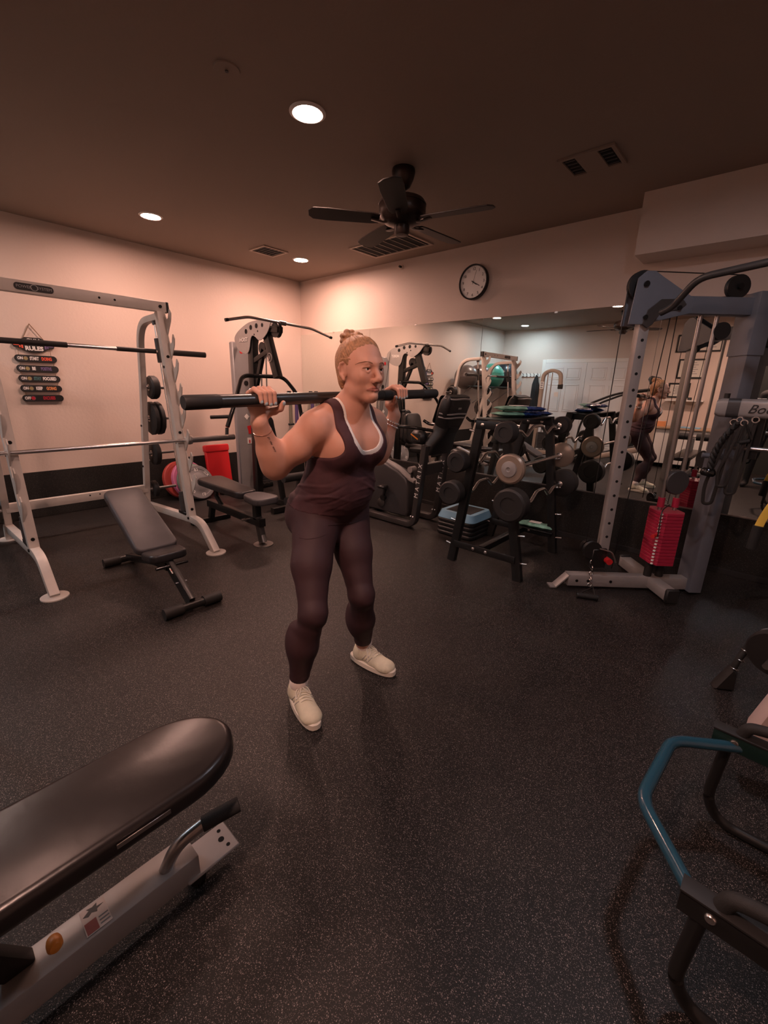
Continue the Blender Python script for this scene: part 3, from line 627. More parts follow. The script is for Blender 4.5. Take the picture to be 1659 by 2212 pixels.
# ------------------------------------------------------------------ upright exercise bike facing the tower
bk = thing('exercise_bike', 'dark grey exercise bike with twin front uprights and large black console before the mirror', 'exercise bike', (2.6, -.72, 0))
BY = -.72; BN, BF = -.905, -.535
for y in (BN, BF):
    MB().path(fillet([(2.18, y, .040), (2.84, y, .040), (2.895, y, .085), (2.985, y, .84)], .07, 6), .060, .075, up=(0, 1, 0), r=.012).build('side_frame', 'gunmetal', bk)
    for x in (2.872, 2.900): MB().cyl((x, y-.036, .135), (x, y-.041, .138), .007, 8).build('bolt', 'chrome', bk)
    text('lettering', 'MATRIX', .062, (2.944, y-.0385, .50), V((.119, 0, .993)), V((-.993, 0, .119)), 'white_print', bk, spacing=1.75)
MB().box((2.935, BY, .60), (.06, .34, .11), bevel=.006).build('cross_brace', 'gunmetal', bk)
MB().bar((1.70, BY-.28, .03), (1.70, BY+.28, .03), .06, .05).bar((1.70, BY, .045), (2.25, BY, .045), .085, .05).build('rear_foot', 'gunmetal', bk)
MB().bar((2.22, BN, .03), (2.22, BF, .03), .05, .045).build('cross_foot', 'gunmetal', bk)
sh_o = [(2.02, .06), (2.70, .06), (2.72, .12), (2.71, .38), (2.68, .46), (2.56, .53), (2.40, .585), (2.30, .60), (2.16, .50), (2.06, .30)]
MB().prism(sh_o, (0, BY, 0), (1, 0, 0), (0, 0, 1), .17, .025).build('shroud', 'dark_grey', bk)
MB().path(fillet([(2.32, BY-.02, .615), (2.54, BY-.02, .545), (2.68, BY-.02, .460), (2.76, BY-.02, .440)], .06, 5), .075, .030, r=.008).build('shroud_cap', 'silver_paint', bk)
MB().cyl((2.70, BY-.05, .555), (2.70, BY+.03, .555), .032, 16).build('tension_knob', 'silver_paint', bk)
MB().cyl((2.70, BY-.01, .45), (2.70, BY-.01, .535), .014, 10).build('knob_stem', 'black_plastic', bk)
MB().cyl((2.40, BY-.125, .22), (2.40, BY+.125, .22), .030, 14).build('crank_hub', 'black_plastic', bk)
for s, dz in ((-1, 1), (1, -1)):
    MB().bar((2.40, BY+s*.11, .22), (2.44, BY+s*.11, .22+dz*.125), .022, .03, up=(0, 1, 0)).build('crank', 'black_steel', bk)
    MB().box((2.44, BY+s*.165, .22+dz*.135), (.10, .09, .035), bevel=.012).build('pedal', 'black_plastic', bk)
MB().lathe((2.36, BY-.088, .155), (0, -1, 0), [(.050, 0), (.050, .012), (.035, .022), (0, .024)], 20).build('wheel_cap', 'gunmetal', bk)
MB().bar((1.95, BY, .05), (1.85, BY, .50), .05, .06, up=(0, 1, 0)).build('seat_post', 'dull_steel', bk)
pad(superpad(-.18, .18, .40, .36, .08), V((1.82, BY, .53)), (1, 0, 0), (0, 1, 0), .07, .02).build('seat', 'black_vinyl', bk)
pad(superpad(0, .42, .38, .34, .08), V((1.62, BY, .60)), V((-.2, 0, 1)).normalized(), (0, 1, 0), .06, .02).build('seat_back', 'black_vinyl', bk)
# console: tapered pod leaning away from the rider
cp = V((2.955, BY+.04, .76)); cu = V((.30, 0, .95)).normalized(); cn = V((-.95, 0, .30)).normalized()
def ring(t, w, d, off=0.0, n=4): return [(cp+cu*t+cn*(off+p[1])+V((0, p[0], 0))) for p in rrect(w, d, min(w, d)*.35, n)]
def loft(rings):
    m = MB(); k = len(rings[0]); vs = [p for r in rings for p in r]; fs = []
    for i in range(len(rings)-1):
        for j in range(k): fs.append((i*k+j, i*k+(j+1) % k, (i+1)*k+(j+1) % k, (i+1)*k+j))
    fs += [tuple(range(k))[::-1], tuple(range((len(rings)-1)*k, len(rings)*k))]
    return m.add(vs, fs)
loft([ring(0, .40, .10), ring(.10, .38, .12), ring(.20, .26, .16, -.01), ring(.30, .26, .18, -.02)]).build('console_neck', 'black_plastic', bk)
hd = loft([ring(.24, .22, .16, -.02), ring(.32, .32, .15, -.02), ring(.42, .37, .13, -.025), ring(.52, .39, .11, -.03), ring(.575, .33, .07, -.03)]).build('console_shell', 'black_plastic', bk)
for t, w in ((.385, .355), (.42, .365), (.56, .345)):
    MB().path(fillet([cp+cu*(t-.015)+V((0, -w/2-.004, 0))+cn*-.01, cp+cu*t+V((0, -w/2+.03, 0))+cn*-.098, cp+cu*(t+.01)+cn*-.104, cp+cu*t+V((0, w/2-.03, 0))+cn*-.098, cp+cu*(t-.015)+V((0, w/2+.004, 0))+cn*-.01], .05, 5), .018, .012, up=cu, r=.003).build('trim_stripe', 'silver_paint', hd)
MB().prism(rrect(.33, .26, .03, 4), cp+cu*.42+cn*.048, V((0, -1, 0)), cu, .012, .003).build('screen', 'black_gloss', hd)
MB().box(cp+cu*.475+cn*-.092, (.004, .05, .016), M=Matrix((cn, V((0, 1, 0)), cu)).transposed()).build('badge', 'silver_paint', hd)
for s in (-1, 1):
    MB().tube(fillet([cp+cu*.22+V((-.02, s*.10, 0)), V((2.82, BY+.04+s*.24, 1.00)), V((2.66, BY+.04+s*.26, .995)), V((2.60, BY+.04+s*.24, 1.03))], .06, 5), .016, 12).build('handlebar', 'black_gloss', bk)
MB().box((2.86, BY-.13, .905), (.16, .10, .13), bevel=.03).build('cup_holder', 'black_plastic', bk)
MB().bar((2.80, BY-.184, .935), (2.885, BY-.184, .890), .012, .006, up=(0, 1, 0), r=.002).build('emergency_tab', 'orange_plastic', bk)

# ------------------------------------------------------------------ stacked aerobic step
sp_ = thing('step_platform', 'pale blue square step platform on top of black risers', 'step', (3.30, -.63, .165))
MB().sweep([(3.30, -.63, .170), (3.30, -.63, .235)], rrect(.41, .41, .06, 4), up=(0, 1, 0), scale=[1, .88]).build('shell', 'blue_plastic', sp_)
MB().box((3.30, -.63, .2355), (.27, .27, .005), bevel=.002).build('rubber_mat', 'black_foam', sp_)
for k in range(4):
    t = thing('step_riser', ['lowest', 'second lowest', 'third', 'topmost'][k]+' black plastic riser under the blue step platform', 'step riser', (3.30, -.63, .002+k*.042), group='black step risers')
    z = .002+k*.042
    MB().sweep([(3.30, -.63, z), (3.30, -.63, z+.012), (3.30, -.63, z+.030), (3.30, -.63, z+.0415)], rrect(.41, .41, .06, 4), up=(0, 1, 0), scale=[.95, 1, 1, .95]).build('block', 'black_plastic', t)

# ------------------------------------------------------------------ A-frame rack of fixed barbells
cr = thing('barbell_rack', 'black steel A frame rack for fixed curl bars before the mirror', 'rack', (3.88, -.92, 0))
FY, RY = -1.31, -.53; TL, TR, BL, BR, TZ = 3.775, 3.965, 3.60, 4.19, 1.15
for y, bl, br in ((FY, 3.605, 4.185), (RY, 3.53, 4.145)):
    for b, t_ in ((bl, TL), (br, TR)): MB().bar((b, y, .0), (t_, y, TZ), .065, .05, up=(0, 1, 0)).build('leg', 'black_steel', cr)
    MB().bar((bl+.03, y-.028, .16), (br-.03, y-.028, .16), .012, .055).build('cross_plate', 'black_steel', cr)
    MB().bar((TL-.03, y-.028, TZ-.035), (TR+.03, y-.028, TZ-.035), .012, .06).build('cross_plate', 'black_steel', cr)
    for x in (3.79, 3.90): MB().lathe((x+.02, y-.034, .16), (0, -1, 0), [(.013, 0), (.013, .004), (.006, .008), (0, .009)], 12).build('bolt', 'chrome', cr)
    for x in (3.80, 3.92): MB().lathe((x, y-.034, TZ-.035), (0, -1, 0), [(.013, 0), (.013, .004), (.006, .008), (0, .009)], 12).build('bolt', 'chrome', cr)
MB().bar((3.86, FY, .16), (3.86, RY, .16), .05, .05).build('spine', 'black_steel', cr)
MB().box((3.87, -.92, TZ+.004), (.24, .86, .010), bevel=.002).build('top_tray', 'black_steel', cr)
lv = [1.075, .83, .59, .36, .155]
def legx(z, side, y):
    b = (3.605 if side < 0 else 4.185) if y == FY else (3.53 if side < 0 else 4.145)
    t_ = TL if side < 0 else TR
    return b+(t_-b)*z/TZ
for z in lv:
    for s in (-1, 1):
        for y in (FY, RY):
            x = legx(z, s, y)+s*.025
            MB().cyl((x, y, z-.018), (x+s*.06, y, z-.008), .008, 8).build('peg', 'chrome', cr)
def ezbar(label, s, z, r, th, m='black_rubber', bent=True, cap=None):
    xa = legx(z, s, FY)+s*.055; xb_ = legx(z, s, RY)+s*.055
    t = thing('fixed_barbell', label, 'barbell', ((xa+xb_)/2, -.92, z), group='fixed barbells on the A frame rack')
    def P(u, dz=0): return V((xa+(xb_-xa)*u, FY+(RY-FY)*u, z+.010+dz))
    u0, u1 = -.10, 1.10
    if bent: pts = [P(u0), P(.02), P(.12), P(.26, -.052), P(.40, .020), P(.60, .020), P(.74, -.052), P(.88), P(.98), P(u1)]
    else: pts = [P(u0), P(u1)]
    MB().tube(fillet(pts, .03, 4) if bent else pts, .0125, 12).build('shaft', 'chrome', t)
    ax = (P(1)-P(0)).normalized()
    for e, sg_ in ((P(u0), -1), (P(u1), 1)):
        h = MB().lathe(e, ax*sg_, [(.0, 0), (r*.86, 0), (r, .012), (r, th-.012), (r*.88, th), (r*.5, th), (r*.48, th-.006), (0, th-.006)], 28).build('weight_head', m, t)
        MB().lathe(e, ax*-sg_, [(.0, -.002), (.024, -.002), (.024, .03), (.014, .034), (0, .034)], 16).build('collar', 'chrome', h)
        if cap: MB().lathe(e+ax*sg_*(th-.004), ax*sg_, [(0, 0), (r*.55, 0), (r*.50, .014), (r*.16, .020), (.012, .012), (0, .012)], 24).build('end_cap', cap, h)
    return t
mat('tan_plate', (.30, .23, .18), .35, .3)
ezbar('small curl bar on the top right pegs of the A frame rack', 1, 1.075, .075, .09)
ezbar('straight barbell with pale brown plates on the right middle pegs', 1, .83, .105, .05, 'tan_plate', False, 'silver_paint')
ezbar('biggest black curl bar on the right lower pegs', 1, .59, .118, .11)
ezbar('curl bar on the left middle pegs of the A frame rack', -1, .83, .080, .09)
ezbar('curl bar on the left lower pegs of the A frame rack', -1, .59, .092, .10)
# wipe packs
mat('wipe_green', (.20, .42, .33), .3, var=.5, vscale=18); mat('wipe_blue', (.02, .045, .16), .25, var=.6, vscale=16)
def packet(label, c, l, w, h, rz, m1, m2, tilt=0):
    t = thing('wipes_packet', label, 'wipes packet', c, rz, group='packets of wipes'); R_ = random.Random(hash(label) % 999)
    def half(x0, x1):
        m = MB(); nx, ny = 8, 7; vs = []; fs = []
        for sgn in (1, -1):
            for i in range(nx+1):
                for j in range(ny+1):
                    u = -l/2+x0*l+(x1-x0)*l*i/nx; v = -w/2+w*j/ny
                    e = (1-abs(2*u/l)**5)*(1-abs(2*v/w)**4)
                    z = h/2+sgn*(h/2)*max(0, e)**.32*(.82+.12*math.sin(u*70+v*33)+.06*math.sin(u*150-v*90))
                    vs.append((u, v+.004*math.sin(u*60), z+.0))
        k = (nx+1)*(ny+1)
        for q in (0, 1):
            for i in range(nx):
                for j in range(ny):
                    a = q*k+i*(ny+1)+j; f = (a, a+1, a+ny+2, a+ny+1); fs.append(f if q else f[::-1])
        for i in range(nx):
            for j in (0, ny): a = i*(ny+1)+j; fs.append((a, a+ny+1, k+a+ny+1, k+a))
        for j in range(ny):
            for i in (0, nx): a = i*(ny+1)+j; fs.append((a, a+1, k+a+1, k+a))
        return m.add(vs, fs)
    half(0, .56).build('front_wrap', m1, t, local=True, smooth=60); half(.56, 1).build('back_wrap', m2, t, local=True, smooth=60)
    f = MB().box((-.03*l, 0, h+.001), (l*.34, w*.5, .004), bevel=.0015).build('flap', 'white_print', t, local=True)
    return t
packet('lower green and blue packet of wipes lying on the barbell rack', (3.85, -.93, TZ+.010), .34, .19, .042, math.radians(60), 'wipe_green', 'wipe_blue')
packet('upper green and blue packet of wipes lying on top of the other', (3.87, -.91, TZ+.055), .36, .19, .040, math.radians(52), 'wipe_green', 'wipe_blue')
packet('blue packet of wipes at the far end of the rack top', (3.88, -.60, TZ+.010), .22, .17, .040, math.radians(75), 'wipe_blue', 'wipe_blue')
packet('green packet of wipes lying low on the floor plate of the barbell rack', (3.97, -.53-.0, .189), .30, .12, .045, math.radians(5), 'wipe_green', 'wipe_green')
MB().box((3.97, -.53, .182), (.34, .14, .010), bevel=.002).build('floor_plate', 'black_steel', cr)
# ------------------------------------------------------------------ cable tower on the right (base runs diagonally to the room)
A = V((4.40, -1.215, 0)); B = V((5.13, -.595, 0)); bd_ = (B-A).normalized(); bn = V((bd_.y, -bd_.x, 0))      # bn points towards the camera side
ct = thing('cable_tower', 'grey cable machine tower with red weight stack beside the mirror', 'cable machine', (4.85, -.83, 0))
Z_ = V((0, 0, 1))
def G(t, side=0.0, z=0.0): return A+bd_*t+bn*side+Z_*z
LT = (B-A).length
MB().bar(G(.10, 0, .065), G(LT, 0, .065), .075, .085).build('base_beam', 'silver_paint', ct)
MB().path([G(-.02, 0, .006), G(.02, 0, .006), G(.11, 0, .104)], .075, .010, r=.002).build('toe_plate', 'silver_paint', ct)
MB().bar(G(.70, -.36, .07), G(.70, .24, .07), .085, .07).build('cross_foot', 'silver_paint', ct)
for s in (-.37, .25): MB().box(G(.70, s, .07), (.085, .03, .10), rz=math.atan2(bd_.y, bd_.x), bevel=.008).build('foot_cap', 'black_rubber', ct)
for t_ in (.16, .24, .40): MB().cyl(G(t_, .036, .065), G(t_, .042, .065), .010, 10).build('bolt', 'bolt', ct)
MB().bar(G(.32, 0, .30), G(.32, 0, 1.93), .062, .062, up=bd_).build('front_post', 'silver_paint', ct)
for k in range(15): MB().cyl(G(.32, .030, .40+k*.098), G(.32, .0325, .40+k*.098), .0095, 10).build('pin_hole', 'hole', ct)
MB().bar(G(LT+.02, 0, .02), G(LT+.02, 0, 1.93), .155, .085, up=bd_).build('rear_column', 'grey_steel', ct)
MB().bar(G(LT+.02, 0, 1.60), G(LT+.02, 0, 1.95), .17, .10, up=bd_).build('column_sleeve', 'grey_steel', ct)
for z in (.10, 1.75): MB().cyl(G(LT+.02, .048, z), G(LT+.02, .058, z), .010, 10).build('bolt', 'bolt', ct)
MB().bar(G(.26, 0, 1.875), G(LT+.08, 0, 1.875), .085, .10, r=.012).build('head_beam', 'grey_steel', ct)
MB().box(G(LT+.05, .05, 1.885), (.09, .02, .12), rz=math.atan2(bd_.y, bd_.x), bevel=.008).build('beam_cap', 'black_rubber', ct)
hp_ = [(-.06, -.10), (.03, -.10), (.30, -.03), (.30, .05), (.10, .16), (.05, .19), (0, .19), (-.045, .15)]
for s in (-1, 1): MB().prism(hp_, G(.27, s*.046, 1.86), bd_, (0, 0, 1), .008, .0015).build('pulley_bracket', 'grey_steel', ct)
def pulley(c, r, par, ax=bn): return MB().lathe(V(c)-V(ax)*.016, ax, [(0, 0), (r, 0), (r, .006), (r*.88, .014), (r*.88, .018), (r, .026), (r, .032), (0, .032)], 26).build('pulley', 'black_plastic', par)
pulley(G(.275, 0, 1.98), .082, ct); pulley(G(.84, 0, 1.985), .066, ct); pulley(G(.80, 0, 1.74), .05, ct)
for c in (G(.275, .052, 1.98), G(.84, .022, 1.985)): MB().cyl(c, c+bn*.012, .016, 12).build('axle', 'bolt', ct)
MB().cyl(G(.275, 0, 2.06), G(.84, 0, 2.05), .0032, 6).build('cable', 'cable', ct)
for a, b in ((G(.197, 0, 1.98), G(.20, 0, .30)), (G(.355, .0, 1.82), G(.28, 0, .12)), (G(.52, .0, 1.83), G(.53, 0, .68)), (G(.47, .02, 1.83), G(.40, .02, .16))): MB().cyl(a, b, .0030, 6).build('cable', 'cable', ct)
for t_ in (.66, .76): MB().cyl(G(t_, 0, .10), G(t_, 0, 1.83), .0125, 12).build('guide_rod', 'dull_steel', ct)
# weight stack
so = [(-.085, -.06), (-.055, -.105), (.055, -.105), (.085, -.06), (.085, .06), (.055, .105), (-.055, .105), (-.085, .06)]
sc_ = G(.71, 0, 0)
for k in range(16): 
    MB().prism(so, sc_+Z_*(.235+k*.0235), bd_, bn, .0218, .0025).build('weight_plate', 'red_stack', ct)
    MB().box(sc_+bd_*-.080+bn*.085+Z_*(.235+k*.0235), (.014, .014, .009), rz=math.atan2(bd_.y, bd_.x)+.7).build('plate_number', 'white_print', ct)
for s in (-.05, .05): MB().cyl(sc_+bd_*s+Z_*.62, sc_+bd_*s+Z_*.685, .022, 14).build('bushing', 'red_stack', ct)
for s in (-.04, .04): MB().cyl(sc_+bd_*s+Z_*.10, sc_+bd_*s+Z_*.225, .026, 12).build('rubber_bumper', 'black_rubber', ct)
MB().prism([(.075*math.cos(a), .075*math.sin(a) if math.sin(a) > 0 else .09*math.sin(a)) for a in [i*math.pi/10 for i in range(20)]], G(.73, 0, .80), bd_, (0, 0, 1), .05, .006).build('pulley_cover', 'dark_grey', ct)
MB().tube(fillet([sc_+bn*.02+Z_*.64, sc_+bd_*-.09+bn*.09+Z_*.62, sc_+bd_*-.10+bn*.115+Z_*.50, sc_+bd_*-.10+bn*.12+Z_*.44], .04, 4), .004, 6).build('pin_lanyard', 'black_plastic', ct)
MB().cyl(sc_+bd_*-.095+bn*.095+Z_*.445, sc_+bd_*-.14+bn*.13+Z_*.445, .013, 10).build('selector_pin', 'red_plastic', ct)
# sliding low pulley carriage on the front post
MB().box(G(.285, 0, .24), (.11, .10, .15), rz=math.atan2(bd_.y, bd_.x), bevel=.01).build('carriage', 'black_steel', ct)
pulley(G(.235, .03, .30), .062, ct, bn); pulley(G(.235, -.03, .30), .055, ct, bn)
MB().cyl(G(.34, .04, .235), G(.34, .09, .235), .022, 14).build('pull_knob', 'red_plastic', ct)
MB().tube(fillet([G(.27, .06, .32), G(.36, .06, .30), G(.40, .06, .22)], .03, 4), .006, 8).build('carriage_handle', 'dull_steel', ct)
# chain and handle lying on the floor
ch = thing('grip_attachment', 'short black grip handle on a chain hanging from the low pulley', 'handle', (4.65, -1.22, 0))
for k in range(5):
    MB().torus(G(.245+.0*k, .045+.004*k, .215-.042*k), bd_ if k % 2 else bn, .014, .0035, 12, 6).build('chain_link', 'chrome', ch)
MB().cyl((4.605, -1.275, .022), (4.71, -1.225, .022), .019, 14).build('grip', 'black_foam', ch)
for p in ((4.601, -1.277, .022), (4.714, -1.223, .022)): MB().cyl(V(p)-V((.004, .002, 0)), V(p)+V((.004, .002, 0)), .022, 14).build('grip_end', 'black_plastic', ch)
MB().tube([(4.61, -1.272, .03), G(.25, .10, .05), (4.705, -1.228, .03)], .004, 6).build('strap', 'black_rubber', ch)
# pull-up bar bolted to the head
pb = thing('pull_up_bar', 'angled dark steel pull up bar bolted to the tower head', 'bar', (4.75, -1.05, 1.86))
P0 = V((4.745, -1.075, 1.815))
MB().tube(fillet([P0, V((4.80, -1.10, 1.835)), V((4.915, -1.20, 1.955)), V((5.190, -1.26, 1.975)), V((5.42, -1.34, 1.99))], .06, 5), .0185, 14).build('bar', 'gunmetal', pb)
MB().prism([(-.11, -.10), (-.08, -.12), (-.05, -.10), (-.01, -.03), (.10, -.015), (.13, .015), (.10, .045), (-.02, .04), (-.09, -.02)], G(.40, .052, 1.86), bd_, (0, 0, 1), .010, .002).build('flange', 'gunmetal', pb)
for t_ in (.30, .49): MB().cyl(G(t_, .056, 1.855 if t_ > .4 else 1.80), G(t_, .066, 1.855 if t_ > .4 else 1.80), .013, 10).build('bolt', 'bolt', pb)
# short chrome link bar to the next tower
lk = thing('cross_bar', 'short chrome cross bar leaving the tower at the right edge', 'bar', (5.3, -.55, 1.82))
MB().cyl((5.215, -.56, 1.822), (5.60, -.56, 1.822), .0125, 12).build('bar', 'chrome', lk)
MB().box((5.20, -.56, 1.80), (.05, .07, .13), bevel=.008).build('mount', 'black_plastic', lk)
MB().cyl((5.33, -.56, 1.822), (5.37, -.56, 1.822), .019, 12).build('collar', 'chrome', lk)
# lettered cross beam
bm_ = thing('lettered_bar', 'grey padded cross beam with black script lettering at the right edge', 'beam', (5.35, -.80, 1.29))
MB().sweep([(5.085, -.81, 1.292), (5.11, -.81, 1.292), (5.85, -.81, 1.292)], rrect(.085, .108, .025, 4), scale=[.8, 1, 1]).build('beam', 'silver_paint', bm_)
MB().sweep([(5.140, -.81, 1.292), (5.200, -.81, 1.292)], rrect(.088, .111, .026, 4)).build('band', 'dark_grey', bm_)
text('lettering', 'Body', .070, (5.238, -.857, 1.288), (1, 0, 0), (0, 0, 1), 'black_print', bm_, align='LEFT', shear=.35)
MB().cyl((5.125, -.81, 1.34), (5.125, -.81, 1.375), .016, 12).build('knob', 'black_plastic', bm_)
MB().cyl((5.33, -.81, 1.34), (5.33, -.81, 1.385), .020, 12).build('knob', 'black_plastic', bm_)
MB().bar((5.72, -.81, 1.29), (5.72, -.60, .04), .08, .08, up=(0, 1, 0)).build('support', 'grey_steel', bm_)
for z, l in ((1.06, .22), (.985, .0)):
    if l: MB().cyl((5.16, -.80, z), (5.16+l, -.80, z), .0135, 12).build('storage_peg', 'dull_steel', bm_)
MB().bar((5.30, -.80, 1.25), (5.30, -.78, 1.00), .06, .03, up=(0, 1, 0)).build('hanger_plate', 'black_steel', bm_)
pg = MB().cyl((5.06, -.70, .985), (5.19, -.66, .985), .0165, 12).build('side_peg', 'grey_steel', bm_)
# hanging attachments
hr = thing('triceps_rope', 'thick black twisted rope attachment hanging under the lettered beam', 'rope', (5.17, -.83, 1.22))
for ph in (0, 1, 2):
    pts = []
    for i in range(49):
        u = i/48; c = V((5.215, -.865, 1.215)).lerp(V((5.130, -.87, .925)), u)+V((-.028*math.sin(u*math.pi), 0, 0)); a = u*20+ph*2.094
        pts.append(c+V((.0095*math.cos(a), .0095*math.sin(a), 0)))
    MB().tube(pts, .0105, 8).build('strand', 'black_rubber', hr)
MB().lathe((5.128, -.87, .93), (-.1, 0, -1), [(0, 0), (.030, .002), (.040, .015), (.042, .035), (.034, .048), (0, .05)], 20).build('end_knob', 'black_gloss', hr)
MB().torus((5.215, -.865, 1.228), (0, 1, 0), .014, .004, 14, 6).build('ring', 'chrome', hr)
for k, (lab, x, y, z0, z1, w, m) in enumerate((('long black webbing strap loop hanging low beside the tower', 5.165, -.86, 1.20, .70, .020, 'black_plastic'), ('dark cable strap hanging right of the rope', 5.215, -.88, 1.20, .82, .016, 'black_plastic'), ('black stirrup strap hanging by the chrome clips', 5.262, -.87, 1.22, .78, .016, 'black_plastic'))):
    t = thing('hanging_strap', lab, 'strap', (x, y, z0)); dz = z0-z1
    pts = fillet([(x+.02, y, z0), (x-.012, y, z0-dz*.45), (x-.045, y, z0-dz*.75), (x-.030, y, z1), (x+.012, y, z1+.01), (x+.022, y, z0-dz*.6), (x+.028, y, z0)], .07, 6)
    MB().path(pts, w, .006, up=(0, 1, 0), r=.002).build('webbing', m, t)
    MB().torus((x+.024, y, z0+.012), (0, 1, 0), .016, .004, 14, 6).build('clip', 'chrome', t)
tg = thing('d_handle', 'small black triangular row handle hanging under the beam', 'handle', (5.27, -.86, 1.16))
MB().tube(fillet([(5.245, -.88, 1.215), (5.292, -.88, 1.115), (5.232, -.88, 1.095), (5.245, -.88, 1.215)], .012, 3), .006, 8).build('frame', 'black_steel', tg)
MB().cyl((5.24, -.88, 1.098), (5.285, -.88, 1.112), .012, 12).build('grip', 'black_foam', tg)
# yellow strap at the right edge
ys = thing('yellow_resistance_band', 'yellow fabric band with black handle at the right edge', 'resistance band', (5.365, -.93, .62))
MB().path(fillet([(5.490, -.92, .86), (5.452, -.93, .76), (5.432, -.94, .68), (5.424, -.95, .63)], .06, 5), .040, .010, up=(0, 1, 0), r=.003).build('band', 'yellow_fabric', ys)
MB().cyl((5.424, -.95, .64), (5.418, -.95, .50), .026, 14).build('handle', 'black_foam', ys)

# ------------------------------------------------------------------ near right: blue bent frame with black rails
tb = thing('blue_frame', 'blue bent steel tube frame joining two low black rails at lower right', 'exercise frame', (5.5, -2.95, 0))
FZ = .35
MB().tube(fillet([(5.50, -2.655, FZ-.012), (5.335, -2.775, FZ-.008), (5.312, -3.065, FZ-.008), (5.455, -3.25, FZ-.012)], .045, 5), .0165, 16).build('bent_tube', 'blue_steel', tb)
for k, y in enumerate((-2.655, -3.262)):
    MB().bar((5.425, y, FZ), (6.15, y-.02, FZ), .035, .055, r=.003).build('rail', mat('rail_green', (.006, .022, .018), .35) if k == 0 else 'black_steel', tb)
    MB().bar((5.423, y, FZ+.029), (6.15, y-.02, FZ+.029), .042, .006, r=.001).build('rail_cap', 'black_rubber', tb)
    MB().lathe((5.478, y-.018, FZ+.004), (0, -1, 0), [(.011, 0), (.011, .003), (.0085, .006), (0, .0065)], 14).build('bolt', 'chrome', tb)
    MB().tube(fillet([(5.49, y, FZ+.03), (5.50, y, FZ+.062), (5.56, y, FZ+.075), (5.80, y-.01, FZ+.075), (5.86, y-.01, FZ+.03)], .05, 5), .016, 12).build('handle', 'black_foam', tb)
    MB().tube(fillet([(5.465, y+.0, FZ-.02), (5.455, y+.01, .10), (5.50, y+.03, .016), (6.05, y+.03, .016), (6.10, y, .10), (6.10, y, FZ-.02)], .10, 7), .0155, 12).build('runner_leg', 'black_steel', tb)
# pieces at the right edge of the floor
ca = thing('chain_attachment', 'black ankle strap with a row of chrome rings on the floor at right', 'attachment', (5.475, -1.72, 0))
pts = fillet([(5.452, -1.738, .03), (5.470, -1.72, .155), (5.492, -1.70, .22), (5.515, -1.69, .30)], .05, 4)
MB().tube(pts, .014, 10).build('handle_core', 'black_foam', ca)
for k in range(4):
    p = V((5.458, -1.735, .06)).lerp(V((5.492, -1.70, .22)), k/3.3); MB().torus(p, V((.034, .035, .12)), .017, .003, 14, 6).build('ring', 'chrome', ca)
MB().prism([(-.055, -.095), (.03, -.095), (.025, .0), (.0, .02)], (5.452, -1.742, .10), V((1, .6, 0)), (0, 0, 1), .05, .008).build('cuff', 'black_rubber', ca)
MB().tube(fillet([(5.515, -1.69, .30), (5.535, -1.68, .33), (5.58, -1.67, .33)], .02, 3), .009, 8).build('hook', 'dull_steel', ca)
bp = thing('black_weight_disc', 'black weight disc on a stand at the right edge', 'weight plate', (5.60, -1.72, .25))
MB().lathe((5.585, -1.76, .25), (.25, .9, .1), [(.02, 0), (.105, 0), (.112, .012), (.112, .035), (.105, .045), (.02, .045), (.02, 0)], 30).build('disc', 'black_rubber', bp)
MB().bar((5.63, -1.70, .26), (5.66, -1.66, .01), .05, .05, up=(0, 1, 0)).build('stand', 'black_steel', bp)
MB().cyl((5.56, -1.85, .23), (5.63, -1.60, .27), .014, 12).build('axle', 'dull_steel', bp)
ws = thing('machine_foot', 'pale pinkish steel machine foot at the right edge behind the blue frame', 'machine foot', (5.60, -2.35, 0))
MB().prism([(0, 0), (.07, 0), (.09, .18), (.04, .20), (0, .05)], (5.525, -2.36, .20), V((1, .3, 0)), (0, 0, 1), .07, .008).build('bracket', mat('pale_pink_steel', (.50, .40, .38), .45), ws)
MB().bar((5.60, -2.34, .36), (5.95, -2.26, .44), .05, .06).bar((5.93, -2.265, .44), (5.95, -2.26, .0), .06, .06, up=(0, 1, 0)).build('arm', 'silver_paint', ws)

# ------------------------------------------------------------------ near left: flat bench with worn black pad
fb = thing('flat_bench', 'black padded bench with silver steel frame in the lower left foreground', 'bench', (4.40, -4.3, 0))
ol = []
for i in range(17):
    a = math.pi*i/16; ol.append((.130*math.cos(a), .165*math.sin(a)))
ol = [(p[0], p[1]-.165-3.715) for p in ol]+[(-.135, -5.02), (-.12, -5.06), (.12, -5.06), (.135, -5.02)]
ol = [(x, y) for x, y in ol]
mat('bench_vinyl', (.011, .009, .009), .30, bump=.16, bscale=26, var=.35, vscale=4, bdist=.004)
MB().prism(ol, V((4.395, 0, .415)), (1, 0, 0), (0, 1, 0), .062, .020).build('pad', 'bench_vinyl', fb)
MB().box((4.531, -3.985, .425), (.0025, .11, .012), bevel=.001).build('seam_tape', 'dull_steel', fb)
MB().bar((4.405, -5.0, .092), (4.405, -3.855, .092), .085, .075).build('frame_beam', 'silver_paint', fb)
MB().box((4.405, -3.815, .062), (.10, .15, .009), bevel=.003).build('end_plate', 'silver_paint', fb)
for dx, dy, r in ((-.028, -3.765, .0055), (.0, -3.772, .0085), (.028, -3.765, .0055)): MB().cyl((4.405+dx, dy, .0660), (4.405+dx, dy, .0672), r, 12).build('plate_hole', 'hole', fb)
MB().tube(fillet([(4.415, -3.93, .12), (4.430, -3.90, .195), (4.450, -3.83, .225)], .05, 6), .0165, 12).build('foot_hook', 'dull_steel', fb)
MB().cyl((4.449, -3.835, .2235), (4.480, -3.745, .240), .020, 14).build('foam_grip', 'black_foam', fb)
